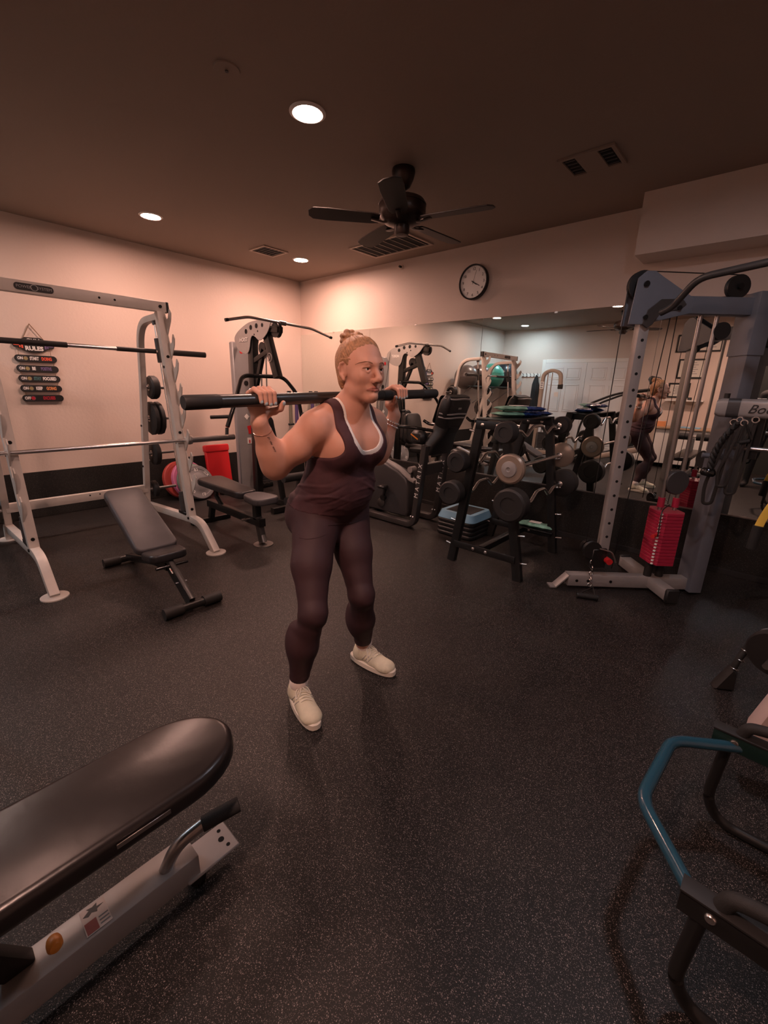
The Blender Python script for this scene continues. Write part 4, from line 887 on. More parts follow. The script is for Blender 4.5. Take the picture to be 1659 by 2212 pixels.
MB().cyl((4.405, -5.0, .0), (4.405, -5.0, .10), .03, 10).bar((4.15, -4.97, .03), (4.66, -4.97, .03), .06, .06).build('rear_foot', 'silver_paint', fb)
MB().cyl((4.405, -3.85, .0), (4.405, -3.85, .058), .024, 14).build('front_foot', 'black_rubber', fb)
MB().bar((4.385, -4.22, .12), (4.385, -4.38, .385), .05, .035, up=(1, 0, 0)).build('pad_support', 'black_steel', fb)
MB().bar((4.395, -4.75, .12), (4.395, -4.70, .385), .05, .06, up=(1, 0, 0)).build('pad_support', 'black_steel', fb)
MB().prism([(-.10, 0), (.12, .0), (.05, .10), (-.04, .10)], (4.395, -4.30, .29), (0, 1, 0), (0, 0, 1), .012).build('adjust_plate', 'dark_grey', fb)
MB().lathe((4.435, -4.165, .195), (1, 0, .2), [(0, 0), (.012, .001), (.0145, .010), (.0145, .024), (.010, .030), (0, .032)], 16).build('adjust_knob', 'orange_plastic', fb)
dc = MB().box((4.405, -4.085, .1306), (.068, .052, .0008)).build('decal', mat('decal_pale', (.46, .41, .39), .5), fb)
MB().box((4.422, -4.097, .1312), (.030, .024, .0006)).build('decal_print', mat('decal_red', (.20, .025, .02), .5), dc)
for q in range(3): MB().box((4.412+q*.009, -4.071, .1312), (.003, .020, .0006)).build('decal_line', 'grey_steel', dc)
MB().prism([(-.022, -.002), (-.008, .006), (-.012, .012), (0, .009), (.010, .013), (.008, .004), (.022, .002), (.008, -.002), (.006, -.009), (-.004, -.003), (-.012, -.008)], (4.387, -4.085, .1312), (0, 1, 0), (-1, 0, 0), .0006).build('decal_print', 'black_print', dc)
for x0, x1 in ((4.10, 4.36), (4.44, 4.70)): MB().cyl((x0, -4.78, .68), (x1, -4.78, .68), .055, 16).build('roller_pad', 'black_foam', fb)
MB().cyl((4.08, -4.78, .68), (4.72, -4.78, .68), .015, 10).build('roller_axle', 'chrome', fb)
MB().bar((4.40, -4.85, .12), (4.40, -4.78, .66), .05, .05, up=(1, 0, 0)).build('roller_post', 'silver_paint', fb)
# ------------------------------------------------------------------ back of the room, seen in the mirror
YW = YB+.03                                                     # face of the thicker part of the back wall
wallbox('wall_back_pier', 1.035, XR, YB, YW, 0, CEIL, 'wall_paint')
mat('door_white', (.74, .73, .72), .45)
def door6(name, x0, x1, z1=1.985):
    d = struct(MB().box(((x0+x1)/2, YW+.016, z1/2+.004), (x1-x0-.006, .030, z1-.012)).build(name, 'door_white', smooth=0)); w = x1-x0; yf = YW+.032
    for (za, zb_) in ((1.62, 1.88), (.92, 1.52), (.18, .80)):
        for k in range(2):
            a = x0+w*(.12+.42*k); b = a+w*.34
            for (p, q, r, s) in ((a, b, za, za+.022), (a, b, zb_-.022, zb_), (a, a+.022, za+.022, zb_-.022), (b-.022, b, za+.022, zb_-.022)):
                MB().box(((p+q)/2, yf, (r+s)/2), (q-p, .010, s-r), bevel=.003).build('panel_moulding', 'door_white', d)
            MB().box(((a+b)/2, yf-.002, (za+zb_)/2), (b-a-.07, .012, zb_-za-.07), bevel=.004).build('panel', 'door_white', d)
    return d
da = door6('door_1', 1.14, 2.06); db = door6('door_2', 2.06, 2.98)
for x in (2.00,): MB().lathe((x, YW+.03, .98), (0, 1, 0), [(.030, 0), (.030, .006), (.012, .010), (.012, .035), (.026, .045), (.028, .060), (.018, .072), (0, .074)], 18).build('door_knob', 'dull_steel', da)
for k, (a, b, c, d) in enumerate(((1.06, 1.14, 0, 2.06), (2.98, 3.06, 0, 2.06), (1.14, 2.98, 1.985, 2.06))):
    struct(MB().box(((a+b)/2, YW+.012, (c+d)/2), (b-a, .024, d-c), bevel=.004).build('trim_%d' % (3+k), 'white_trim'))
# second doorway at the right, dark room behind
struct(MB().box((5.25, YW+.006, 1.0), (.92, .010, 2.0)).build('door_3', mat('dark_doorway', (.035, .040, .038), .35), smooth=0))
for k, (a, b, c, d) in enumerate(((4.68, 4.79, 0, 2.09), (5.71, 5.82, 0, 2.09), (4.79, 5.71, 2.0, 2.09))):
    struct(MB().box(((a+b)/2, YW+.012, (c+d)/2), (b-a, .024, d-c), bevel=.004).build('trim_%d' % (6+k), 'white_trim'))
struct(MB().box((3.88, YW+.006, .23), (1.58, .012, .46)).build('baseboard_back', 'rubber_wall', smooth=0))
struct(MB().box((.52, YB+.006, .23), (1.0, .012, .46)).build('baseboard_back_corner', 'rubber_wall', smooth=0))
# exercise balls on a wall rack
rk2 = thing('ball_rack', 'wall mounted black rail rack holding exercise balls, seen in the mirror', 'rack', (0, -4.95, 1.40))
for x, z in ((.12, 1.42), (.52, 1.42)): MB().cyl((x, -6.1, z), (x, -3.85, z), .014, 10).build('rail', 'black_steel', rk2)
for y in (-5.9, -4.95, -4.0):
    MB().tube([(.0, y, 1.42), (.52, y, 1.42)], .012, 8).build('bracket_arm', 'black_steel', rk2)
    MB().tube([(.0, y, 1.05), (.50, y, 1.41)], .010, 8).build('bracket_brace', 'dull_steel', rk2)
def ball(label, y, r, m, x=.32):
    z = 1.428+math.sqrt(max(0, (r+.012)**2-.2**2)); t = thing('exercise_ball', label, 'exercise ball', (x, y, z), group='exercise balls on the wall rack')
    MB().ell((x, y, z), (r, r, r), 36, 20).build('shell', m, t)
    MB().cyl((x+r*.72, y-.02, z+r*.68), (x+r*.735, y-.02, z+r*.70), .012, 10).build('valve', 'white_print', t)
    for k in (-1, 0, 1):
        a = math.sqrt(r*r-(k*.07)**2); MB().torus((x, y, z+k*.07), (0, 0, 1), a, .003, 40, 5).build('grip_ring', m, t)
mat('ball_black', (.020, .020, .024), .28); mat('ball_green', (.05, .26, .20), .35); mat('ball_brown', (.085, .055, .048), .30); mat('ball_grey', (.10, .085, .08), .32)
ball('large black exercise ball at the corner end of the wall rack', -5.78, .31, 'ball_black'); ball('green exercise ball beside the black one', -5.16, .285, 'ball_green')
ball('brown exercise ball third from the corner', -4.60, .265, 'ball_brown'); ball('greyish brown exercise ball nearest the rack in the mirror', -4.08, .25, 'ball_grey')
# coat hooks and jacket
hk_ = thing('coat_hook_rail', 'white coat hook rail on the back wall, seen in the mirror', 'coat rack', (.79, YB, 1.71))
MB().box((.79, YB+.010, 1.715), (.46, .018, .075), bevel=.004).build('board', 'white_trim', hk_)
for k in range(5):
    x = .61+k*.09; MB().tube(fillet([(x, YB+.018, 1.735), (x, YB+.060, 1.730), (x, YB+.070, 1.765)], .015, 3), .006, 8).build('hook', 'dark_grey', hk_)
    MB().tube(fillet([(x, YB+.018, 1.705), (x, YB+.045, 1.680), (x, YB+.060, 1.705)], .012, 3), .005, 8).build('lower_hook', 'dark_grey', hk_)
jk = thing('jacket', 'dark jacket hanging from the coat hooks, seen in the mirror', 'jacket', (.97, YB+.10, 1.70))
def FJ(P):
    x, y, z = P[:, 0]-.965, P[:, 1]-(YB+.095), P[:, 2]
    w = np.interp(z, [.92, 1.2, 1.5, 1.62, 1.72], [.115, .095, .085, .055, .012]); dp = np.interp(z, [.92, 1.4, 1.72], [.055, .045, .012])
    dp = dp*(1+.25*np.sin(x*75+z*4)); d = (np.sqrt((x/w)**2+(y/dp)**2)-1)*dp*.6
    return np.maximum(np.maximum(d, z-1.72), .93-z)
JACKET = (FJ, (.80, YB+.005, .88), (1.13, YB+.20, 1.76))
# tan cable arch machine near the door
am = thing('arch_machine', 'tan arched weight machine standing before the white double door', 'gym machine', (1.62, -5.42, 0))
mat('tan_steel', (.42, .34, .28), .42)
MB().path(fillet([(1.40, -5.42, .05), (1.43, -5.42, 1.72), (1.60, -5.42, 1.80), (1.80, -5.42, 1.74), (1.82, -5.42, 1.50)], .13, 7), .07, .09, up=(0, 1, 0), r=.01).build('arch', 'tan_steel', am)
MB().box((1.82, -5.42, 1.46), (.09, .08, .10), bevel=.01).build('arch_end', 'black_rubber', am)
MB().bar((1.15, -5.42, .05), (2.05, -5.42, .05), .09, .08).build('base', 'tan_steel', am)
MB().bar((1.40, -5.75, .04), (1.40, -5.10, .04), .07, .07).build('base_foot', 'tan_steel', am)
for x in (1.53, 1.62): MB().cyl((x, -5.42, .1), (x, -5.42, 1.74), .013, 10).build('guide_rod', 'chrome', am)
for k in range(12): MB().box((1.575, -5.42, .14+k*.03), (.20, .12, .026), bevel=.003).build('stack_plate', 'dark_grey', am)
MB().bar((1.95, -5.42, .08), (1.95, -5.42, .45), .06, .06, up=(0, 1, 0)).build('seat_post', 'tan_steel', am)
pad(superpad(-.17, .17, .26, .30, .05), V((1.95, -5.42, .48)), (1, 0, 0), (0, 1, 0), .06, .015).build('seat', 'black_vinyl', am)
p_ = MB().box((1.435, -5.37, 1.48), (.085, .004, .15)).build('instruction_card', 'white_print', am)
for k in range(3): MB().box((1.435, -5.367, 1.525-k*.045), (.05, .002, .018)).build('card_print', 'grey_steel', p_)
MB().box((1.77, -5.37, 1.30), (.09, .004, .09)).build('instruction_card', 'white_print', am)
# arc trainer / treadmill with long curved rails
tm = thing('treadmill', 'tan treadmill with long curved black handrails, seen in the mirror', 'treadmill', (2.9, -4.95, 0))
MB().path(fillet([(2.18, -4.95, .08), (2.75, -4.95, .12), (3.75, -4.95, .42)], .2, 6), .56, .10, r=.03).build('deck', 'tan_steel', tm)
MB().path([(2.25, -4.95, .145), (2.75, -4.95, .180), (3.66, -4.95, .455)], .42, .012, r=.002).build('belt', 'black_rubber', tm)
for s in (-.30, .30):
    MB().tube(fillet([(2.36, -4.95+s, .42), (2.40, -4.95+s, .80), (2.62, -4.95+s, 1.12), (3.15, -4.95+s, 1.36), (3.70, -4.95+s, 1.44)], .2, 7), .020, 10).build('handrail', 'black_rubber', tm)
    MB().path([(3.72, -4.95+s, .30), (3.66, -4.95+s, 1.40)], .08, .06, up=(0, 1, 0)).build('mast', 'tan_steel', tm)
    MB().bar((2.36, -4.95+s, .08), (2.36, -4.95+s, .44), .04, .05, up=(0, 1, 0)).build('rail_post', 'tan_steel', tm)
MB().box((3.70, -4.95, 1.50), (.10, .62, .34), bevel=.03, M=Matrix.Rotation(-.5, 3, 'Y')).build('console', 'black_plastic', tm)
# framed certificates, shelf and desk
cm = mat('certificate_paper', (.66, .62, .55), .6)
for lab, x0, x1, z0, z1 in (('upper pair certificate frame on the left, seen in the mirror behind the tower', 3.66, 4.00, 2.14, 2.46), ('upper pair certificate frame on the right, seen in the mirror behind the tower', 4.02, 4.38, 2.14, 2.46), ('middle framed certificate with black frame, seen in the mirror', 3.75, 4.19, 1.66, 2.02), ('lowest framed certificate above the wall shelf, seen in the mirror', 3.66, 4.02, 1.30, 1.58)):
    t = thing('framed_certificate', lab, 'picture frame', ((x0+x1)/2, YW, z0), group='framed certificates on the back wall'); f = .028
    for a, b, c, d in ((x0, x1, z0, z0+f), (x0, x1, z1-f, z1), (x0, x0+f, z0+f, z1-f), (x1-f, x1, z0+f, z1-f)):
        MB().box(((a+b)/2, YW+.011, (c+d)/2), (b-a, .022, d-c), bevel=.003).build('frame_side', 'black_plastic', t)
    pp = MB().box(((x0+x1)/2, YW+.006, (z0+z1)/2), (x1-x0-f, .008, z1-z0-f)).build('paper', cm, t)
    for k in range(6): MB().box(((x0+x1)/2, YW+.0105, z1-.07-k*(z1-z0-.12)/6), ((x1-x0)*(.5 if k % 2 else .34), .001, .008)).build('print_line', 'grey_steel', pp)
sf = thing('wall_shelf', 'narrow white wall shelf under the certificates, seen in the mirror', 'shelf', (3.98, YW, 1.25))
MB().box((3.98, YW+.09, 1.250), (.62, .18, .025), bevel=.003).build('board', 'white_trim', sf)
for x in (3.80, 4.16): MB().box((x, YW+.06, 1.205), (.02, .10, .07), bevel=.003).build('bracket', 'white_trim', sf)
for k, (x, r, h) in enumerate(((4.06, .035, .05), (4.20, .030, .045))):
    t = thing('small_speaker', ['left small black speaker on the wall shelf', 'right small black speaker on the wall shelf'][k], 'speaker', (x, YW+.09, 1.264)); MB().lathe((x, YW+.09, 1.2635), (0, 0, 1), [(0, 0), (r, 0), (r, h*.8), (r*.8, h), (0, h)], 16).build('body', 'black_plastic', t); MB().torus((x, YW+.09, 1.2635+h*.85), (0, 0, 1), r*.85, .003, 16, 6).build('rim', 'dull_steel', t)
dk = thing('desk', 'white front desk against the back wall, seen in the mirror', 'desk', (3.95, -5.85, 0))
MB().box((3.95, -5.86, .745), (1.20, .62, .03), bevel=.004).build('desk_top', mat('desk_wood', (.40, .27, .17), .45), dk)
for a, b, c in ((3.38, .03, .56), (4.52, .03, .56)): MB().box((a, -5.86, .365), (b, c, .73), bevel=.003).build('side_panel', 'white_trim', dk)
MB().box((3.95, -5.60, .40), (1.11, .02, .64), bevel=.003).build('front_panel', 'white_trim', dk)
for k, (lab, x, y, m) in enumerate((('small orange carton on the desk', 3.72, -5.80, 'print_orange'), ('blue folder lying on the desk', 4.22, -5.74, 'blue_plastic'))):
    t = thing(['carton', 'folder'][k], lab+', seen in the mirror', ['box', 'folder'][k], (x, y, .76)); h = (.10, .02)[k]
    MB().box((x, y, .7605+h/2), (.16 if k == 0 else .30, .10 if k == 0 else .22, h), bevel=.003).build('body', m, t); MB().box((x, y, .761+h), (.10, .06, .001)).build('label', 'white_print', t)
# the photographer, dark clothes, seen at the mirror's right edge
ph_ = thing('person', 'photographer in black clothes standing at the right edge of the mirror', 'person', (5.36, -4.62, 0))
px, py = 5.36, -4.62
phl = []
for s in (-1, 1):
    phl += [('c', .03, (px+s*.09, py, .90), (px+s*.13, py+.02, .50), .088, .062), ('c', .03, (px+s*.13, py+.02, .50), (px+s*.15, py-.01, .09), .058, .042), ('c', .03, (px+s*.15, py-.02, .05), (px+s*.17, py+.14, .04), .042, .034),
            ('c', .04, (px+s*.18, py, 1.38), (px+s*.24, py+.02, 1.10), .055, .046), ('c', .03, (px+s*.24, py+.02, 1.10), (px+s*.10, py+.20, 1.30), .044, .030), ('e', .02, (px+s*.08, py+.23, 1.32), (.035, .04, .045))]
phl += [('e', .06, (px, py, .95), (.17, .12, .14)), ('e', .08, (px, py, 1.20), (.17, .12, .26)), ('c', .05, (px-.15, py, 1.40), (px+.15, py, 1.40), .06, .06), ('c', .04, (px, py, 1.40), (px, py+.02, 1.56), .055, .052), ('e', .03, (px, py+.03, 1.66), (.078, .10, .12)), ('e', .02, (px, py+.125, 1.64), (.014, .02, .02)), ('e', .02, (px-.08, py+.02, 1.65), (.012, .02, .03)), ('e', .02, (px+.08, py+.02, 1.65), (.012, .02, .03))]
mat('black_cloth', (.012, .012, .013), .8)
PHOTOG = (lambda P: fold(P, phl), (px-.34, py-.20, .0), (px+.34, py+.32, 1.80))
# ------------------------------------------------------------------ the woman: one continuous body surface grown from smooth-blended volumes
def _cap(P, a, b, r1, r2):
    a = np.array(a, np.float32); b = np.array(b, np.float32); ab = b-a; L2 = float(ab@ab)
    t = np.clip(((P-a)@ab)/L2, 0, 1); d = P-a-t[:, None]*ab
    return np.sqrt((d*d).sum(1))-(r1+(r2-r1)*t)
def _ell(P, c, r, ry=0.0, rx=0.0, rz=0.0):
    q = P-np.array(c, np.float32)
    if ry or rx or rz:
        R = np.array(Matrix.Rotation(rz, 3, 'Z') @ Matrix.Rotation(ry, 3, 'Y') @ Matrix.Rotation(rx, 3, 'X'), np.float32); q = q@R
    r = np.array(r, np.float32); k0 = np.sqrt(((q/r)**2).sum(1)); k1 = np.sqrt(((q/(r*r))**2).sum(1))
    return k0*(k0-1)/np.maximum(k1, 1e-6)
def smin(a, b, k):
    h = np.clip(.5+.5*(b-a)/k, 0, 1); return b*(1-h)+a*h-k*h*(1-h)
def smax(a, b, k): return -smin(-a, -b, k)
def fold(P, prims):
    d = None
    for pr in prims:
        kind, k = pr[0], pr[1]
        v = _cap(P, *pr[2:]) if kind == 'c' else _ell(P, *pr[2:])
        d = v if d is None else smin(d, v, k)
    return d
def surface(F, lo, hi, h, keep=None):
    """surface nets over a box, evaluated only near the surface"""
    lo = np.array(lo, np.float32); n = np.ceil((np.array(hi)-lo)/h).astype(int)+1; B_ = 12
    nb = (n+B_-1)//B_
    D = np.ones(tuple(nb*B_), np.float32)
    ci = np.stack(np.meshgrid(*[np.arange(k) for k in nb], indexing='ij'), -1).reshape(-1, 3)
    cen = lo+(ci*B_+(B_-1)/2)*h; fv = F(cen.astype(np.float32)); lim = B_*h*.87*1.45
    loc = np.stack(np.meshgrid(*[np.arange(B_)]*3, indexing='ij'), -1).reshape(-1, 3)
    near = ci[np.abs(fv) < lim]
    for c, v in zip(ci[np.abs(fv) >= lim], fv[np.abs(fv) >= lim]): D[c[0]*B_:(c[0]+1)*B_, c[1]*B_:(c[1]+1)*B_, c[2]*B_:(c[2]+1)*B_] = v
    for s in range(0, len(near), 60):
        blk = near[s:s+60]; idx = (blk[:, None, :]*B_+loc[None]).reshape(-1, 3)
        D[idx[:, 0], idx[:, 1], idx[:, 2]] = F((lo+idx*h).astype(np.float32))
    S = D < 0; n = np.array(D.shape)
    c = S[:-1, :-1, :-1].astype(np.int8)
    tot = sum(S[i:n[0]-1+i, j:n[1]-1+j, k:n[2]-1+k].astype(np.int8) for i in (0, 1) for j in (0, 1) for k in (0, 1))
    act = np.argwhere((tot > 0) & (tot < 8))
    acc = np.zeros((len(act), 3), np.float32); cnt = np.zeros(len(act), np.float32)
    offs = [np.array(o) for o in ((0, 0, 0), (1, 0, 0), (0, 1, 0), (1, 1, 0), (0, 0, 1), (1, 0, 1), (0, 1, 1), (1, 1, 1))]
    for a in range(8):
        for b in range(a+1, 8):
            if np.abs(offs[a]-offs[b]).sum() != 1: continue
            va = D[tuple((act+offs[a]).T)]; vb = D[tuple((act+offs[b]).T)]; m = (va < 0) != (vb < 0)
            t = np.where(m, va/np.where(m, va-vb, 1), 0)
            acc += m[:, None]*(offs[a]+t[:, None]*(offs[b]-offs[a])); cnt += m
    vs = lo+(act+acc/cnt[:, None])*h
    vid = -np.ones(tuple(n), np.int32); vid[tuple(act.T)] = np.arange(len(act))
    quads = []
    for ax in range(3):
        u, w = [(1, 2), (2, 0), (0, 1)][ax]
        sl0 = [slice(1, n[0]-1), slice(1, n[1]-1), slice(1, n[2]-1)]; A_ = S[tuple(sl0)]
        sl1 = list(sl0); sl1[ax] = slice(2, n[ax]); Bq = S[tuple(sl1)]
        for flip, msk in ((0, A_ & ~Bq), (1, ~A_ & Bq)):
            p = np.argwhere(msk)+1; e = np.zeros(3, int)
            du = e.copy(); du[u] = 1; dw = e.copy(); dw[w] = 1
            q = np.stack([vid[tuple((p-du-dw).T)], vid[tuple((p-dw).T)], vid[tuple(p.T)], vid[tuple((p-du).T)]], 1)
            quads.append(q if not flip else q[:, ::-1])
    q = np.concatenate(quads); q = q[(q >= 0).all(1)]
    if keep is not None: q = q[keep(vs[q].mean(1))]
    return vs, q
def merge(parts):
    vs = []; qs = []; o = 0
    for v, q in parts: vs.append(v); qs.append(q+o); o += len(v)
    return np.concatenate(vs), np.concatenate(qs)
def mesh_np(name, vq, mats, parent, mi=None, sharp=None, norm=None):
    v, q = vq; me = bpy.data.meshes.new(name); off = np.array(parent.location if parent.parent is None else parent.location+parent.parent.location, np.float32)
    used = np.zeros(len(v), bool); used[q.ravel()] = True; rm = np.cumsum(used)-1; v = v[used]; q = rm[q]
    me.vertices.add(len(v)); me.vertices.foreach_set('co', (v-off).astype(np.float32).ravel())
    me.loops.add(q.size); me.loops.foreach_set('vertex_index', q.astype(np.int32).ravel())
    me.polygons.add(len(q)); me.polygons.foreach_set('loop_start', np.arange(0, q.size, 4, dtype=np.int32)); me.polygons.foreach_set('loop_total', np.full(len(q), 4, np.int32))
    me.polygons.foreach_set('use_smooth', np.ones(len(q), bool))
    for m in mats: me.materials.append(MATS[m])
    if mi is not None: me.polygons.foreach_set('material_index', mi(v[q].mean(1)).astype(np.int32))
    me.update(calc_edges=True); me.validate()
    if norm is not None:                                    # true surface normals where two grids of the same surface meet
        nv = np.zeros(len(v)*3, np.float32); me.vertex_normals.foreach_get('vector', nv); nv = nv.reshape(-1, 3)
        F, boxes = norm; near = np.zeros(len(v), bool)
        for lo, hi in boxes:
            lo, hi = np.array(lo), np.array(hi); near |= ((v > lo-.016) & (v < hi+.016)).all(1) & ~((v > lo+.012) & (v < hi-.012)).all(1)
        P = v[near].astype(np.float32); g = np.stack([F(P+np.eye(3, dtype=np.float32)[a]*.0015)-F(P-np.eye(3, dtype=np.float32)[a]*.0015) for a in range(3)], 1)
        nv[near] = g/np.maximum(np.linalg.norm(g, axis=1, keepdims=True), 1e-9); me.normals_split_custom_set_from_vertices(nv.tolist())
    if sharp: me.set_sharp_from_angle(angle=math.radians(sharp))
    o = bpy.data.objects.new(name, me); COL.objects.link(o); o.parent = parent
    return o
wm = thing('person', 'woman in maroon tank top and leggings squatting with a bar on her shoulders', 'person', (4.09, -3.02, 0))
YC = -2.915
HX, HY, HZ = 4.112, -2.909, 1.42
HA = -.15; HC, HS = math.cos(HA), math.sin(HA)
def hp3(x, y, z): return (HX+x*HC-y*HS, HY+x*HS+y*HC, HZ+z)
LEAN = .28
BX = 4.0
def barz(y): return 1.2975+(y+3.574)*.0266
legs = [('c', .04, (3.945, -3.012, .80), (4.035, -3.118, .63), .104, .078), ('c', .03, (4.035, -3.118, .63), (4.124, -3.187, .465), .078, .051),
        ('c', .03, (4.124, -3.187, .465), (4.080, -3.203, .30), .049, .054), ('c', .025, (4.078, -3.205, .30), (4.045, -3.215, .095), .056, .034), ('e', .03, (4.055, -3.208, .31), (.060, .054, .10)), ('e', .02, (4.136, -3.189, .465), (.044, .044, .050)),
        ('c', .04, (3.945, -2.830, .80), (4.045, -2.880, .63), .104, .079), ('c', .03, (4.045, -2.880, .63), (4.142, -2.924, .455), .079, .051),
        ('c', .03, (4.142, -2.924, .455), (4.094, -2.866, .29), .049, .053), ('c', .025, (4.094, -2.868, .29), (4.045, -2.808, .095), .055, .034), ('e', .03, (4.068, -2.872, .30), (.058, .053, .10)), ('e', .02, (4.155, -2.930, .458), (.045, .045, .050))]
pelvis = [('e', .04, (3.930, YC-.003, .85), (.128, .174, .125)), ('e', .06, (3.876, YC-.090, .79), (.105, .098, .112)), ('e', .06, (3.876, YC+.082, .79), (.105, .098, .112))]
torso = [('e', .05, (3.985, YC-.003, .955), (.122, .166, .135), LEAN), ('e', .06, (4.015, YC, 1.095), (.112, .152, .155), LEAN), ('e', .05, (4.035, YC, 1.205), (.080, .150, .090), LEAN),
         ('e', .045, (4.092, YC-.072, 1.118), (.078, .078, .084), .2), ('e', .045, (4.092, YC+.068, 1.118), (.078, .078, .084), .2), ('e', .05, (4.035, YC-.005, .93), (.080, .135, .10)),
         ('c', .04, (4.055, HY, 1.285), (4.015, -3.040, 1.238), .048, .044), ('c', .04, (4.055, HY, 1.285), (4.015, -2.780, 1.238), .048, .044)]
neck = [('c', .035, (4.050, HY, 1.245), (4.098, HY, 1.355), .058, .054), ('c', .02, (4.085, HY-.010, 1.235), (4.088, HY-.052, 1.355), .014, .012), ('c', .02, (4.085, HY+.010, 1.235), (4.088, HY+.052, 1.355), .014, .012)]
def arm(sy, S, E, W):
    E = V(E); W = V(W); S = V(S)
    m = S.lerp(E, .45)
    return [('e', .045, tuple(S), (.060, .060, .064)), ('c', .045, tuple(S), tuple(E), .059, .051), ('e', .03, tuple(m+V((.008, 0, -.004))), (.058, .060, .062)), ('c', .030, tuple(E), tuple(E.lerp(W, .42)), .047, .044), ('c', .022, tuple(E.lerp(W, .42)), tuple(W), .044, .030),
            ('e', .03, tuple(E.lerp(W, .25)+V((.004, 0, 0))), (.048, .046, .060))]
SR, ER, WR = (4.030, -3.078, 1.198), (3.925, -3.200, 1.045), (3.972, -3.292, 1.222)
SL, EL, WL = (4.030, -2.757, 1.198), (3.925, -2.600, 1.035), (3.975, -2.538, 1.226)
armR = arm(-1, SR, ER, WR); armL = arm(1, SL, EL, WL)
def hand_prims(yc, s, W):
    """s = direction of the thumb side along y"""
    b = barz(yc); pr = [('c', .014, W, (BX-.038, yc, b-.034), .0275, .027), ('e', .016, (BX-.042, yc, b-.012), (.0165, .041, .038)), ('c', .012, (BX-.045, yc-.026*s, b+.012), (BX-.045, yc+.028*s, b+.016), .0125, .0135)]
    tips = []; rings_ = []
    for k, (dy, r, ln) in enumerate(((.0335, .0100, 1.0), (.0120, .0104, 1.08), (-.0100, .0100, 1.02), (-.0310, .0088, .86))):
        y0 = yc+dy*s; y1 = yc+dy*.86*s; R0 = .0225+r*.95
        def pt(a, yy, rr=R0): t = math.radians(a); return (BX+rr*math.cos(t), yy, b+rr*math.sin(t))
        m = pt(153, y0, .046); p1 = pt(100, y0*.5+y1*.5, R0+.005); d1 = pt(40, y1, R0+.002); t1 = pt(38-58*ln, y1, R0+.001)
        pr += [('c', .006, m, p1, r*1.12, r*1.05), ('c', .004, p1, d1, r*1.02, r*.94), ('c', .004, d1, t1, r*.94, r*.80)]
        rings_.append((V(m).lerp(V(p1), .55), V(p1)-V(m), r))
        tips.append((np.array(t1), np.array(pt(38-58*ln, y1, R0+.010))))
    th0 = (BX-.030, yc+.030*s, b-.045); th1 = (BX-.002, yc+.047*s, b-.041); th2 = (BX+.024, yc+.056*s, b-.030); th3 = (BX+.037, yc+.060*s, b-.010)
    pr += [('c', .014, th0, th1, .0185, .0130), ('c', .006, th1, th2, .0125, .0112), ('c', .005, th2, th3, .0112, .0088), ('e', .014, (BX-.026, yc+.016*s, b-.050), (.020, .026, .022))]
    tips.append((np.array(th3), np.array(th3)+np.array((.010, 0, -.002))))
    return pr, tips, rings_
YRH, YLH = -3.290, -2.545
hR, tipsR, ringR = hand_prims(YRH, 1, WR); hL, tipsL, ringL = hand_prims(YLH, -1, WL)
head = [('e', .02, hp3(-.014, 0, .032), (.100, .078, .088)), ('e', .03, hp3(.026, 0, -.010), (.064, .064, .092)), ('e', .03, hp3(.026, 0, -.068), (.050, .050, .036)), ('e', .02, hp3(.073, 0, -.097), (.021, .022, .018)),
        ('e', .02, hp3(.050, -.037, -.024), (.031, .027, .028)), ('e', .02, hp3(.050, .037, -.024), (.031, .027, .028)),
        ('c', .018, hp3(.079, -.030, .024), hp3(.084, 0, .022), .012, .013), ('c', .018, hp3(.079, .030, .024), hp3(.084, 0, .022), .012, .013),
        ('c', .022, hp3(.016, -.037, -.082), hp3(.060, -.010, -.104), .015, .015), ('c', .022, hp3(.016, .037, -.082), hp3(.060, .010, -.104), .015, .015)]
head = [h if h[0] == 'c' else h+(0, 0, HA) for h in head]
face2 = [('c', .012, hp3(.087, 0, .012), hp3(.113, 0, -.030), .0080, .0120), ('e', .010, hp3(.110, 0, -.035), (.0130, .0130, .0110)), ('e', .008, hp3(.099, -.0125, -.040), (.0125, .0088, .0090)), ('e', .008, hp3(.099, .0125, -.040), (.0125, .0088, .0090)),
         ('e', .010, hp3(.073, 0, -.066), (.013, .030, .020))]
face2 = [h if h[0] == 'c' else h+(0, 0, HA) for h in face2]
lips = [('c', .004, hp3(.0872, -.013, -.0650), hp3(.0895, 0, -.0644), .0030, .0036), ('c', .004, hp3(.0872, .013, -.0650), hp3(.0895, 0, -.0644), .0030, .0036), ('c', .004, hp3(.0785, -.0285, -.0722), hp3(.0872, -.013, -.0652), .0018, .0030), ('c', .004, hp3(.0785, .0285, -.0722), hp3(.0872, .013, -.0652), .0018, .0030),
        ('c', .004, hp3(.0864, -.013, -.0732), hp3(.0886, 0, -.0742), .0034, .0042), ('c', .004, hp3(.0864, .013, -.0732), hp3(.0886, 0, -.0742), .0034, .0042), ('c', .004, hp3(.0785, -.0265, -.0732), hp3(.0864, -.013, -.0732), .0016, .0032), ('c', .004, hp3(.0785, .0265, -.0732), hp3(.0864, .013, -.0732), .0016, .0032)]
ears = []
for s in (-1, 1):
    ears += [('c', .005, hp3(-.020, s*.083, .020), hp3(-.006, s*.080, .026), .0065, .0060), ('c', .005, hp3(-.026, s*.086, .004), hp3(-.020, s*.083, .020), .0065, .0065), ('c', .005, hp3(-.020, s*.083, -.020), hp3(-.026, s*.086, .004), .0060, .0065), ('c', .005, hp3(-.009, s*.077, -.036), hp3(-.020, s*.083, -.020), .0070, .0060), ('e', .006, hp3(-.010, s*.076, -.002), (.016, .006, .028), 0, 0, s*-.35)]
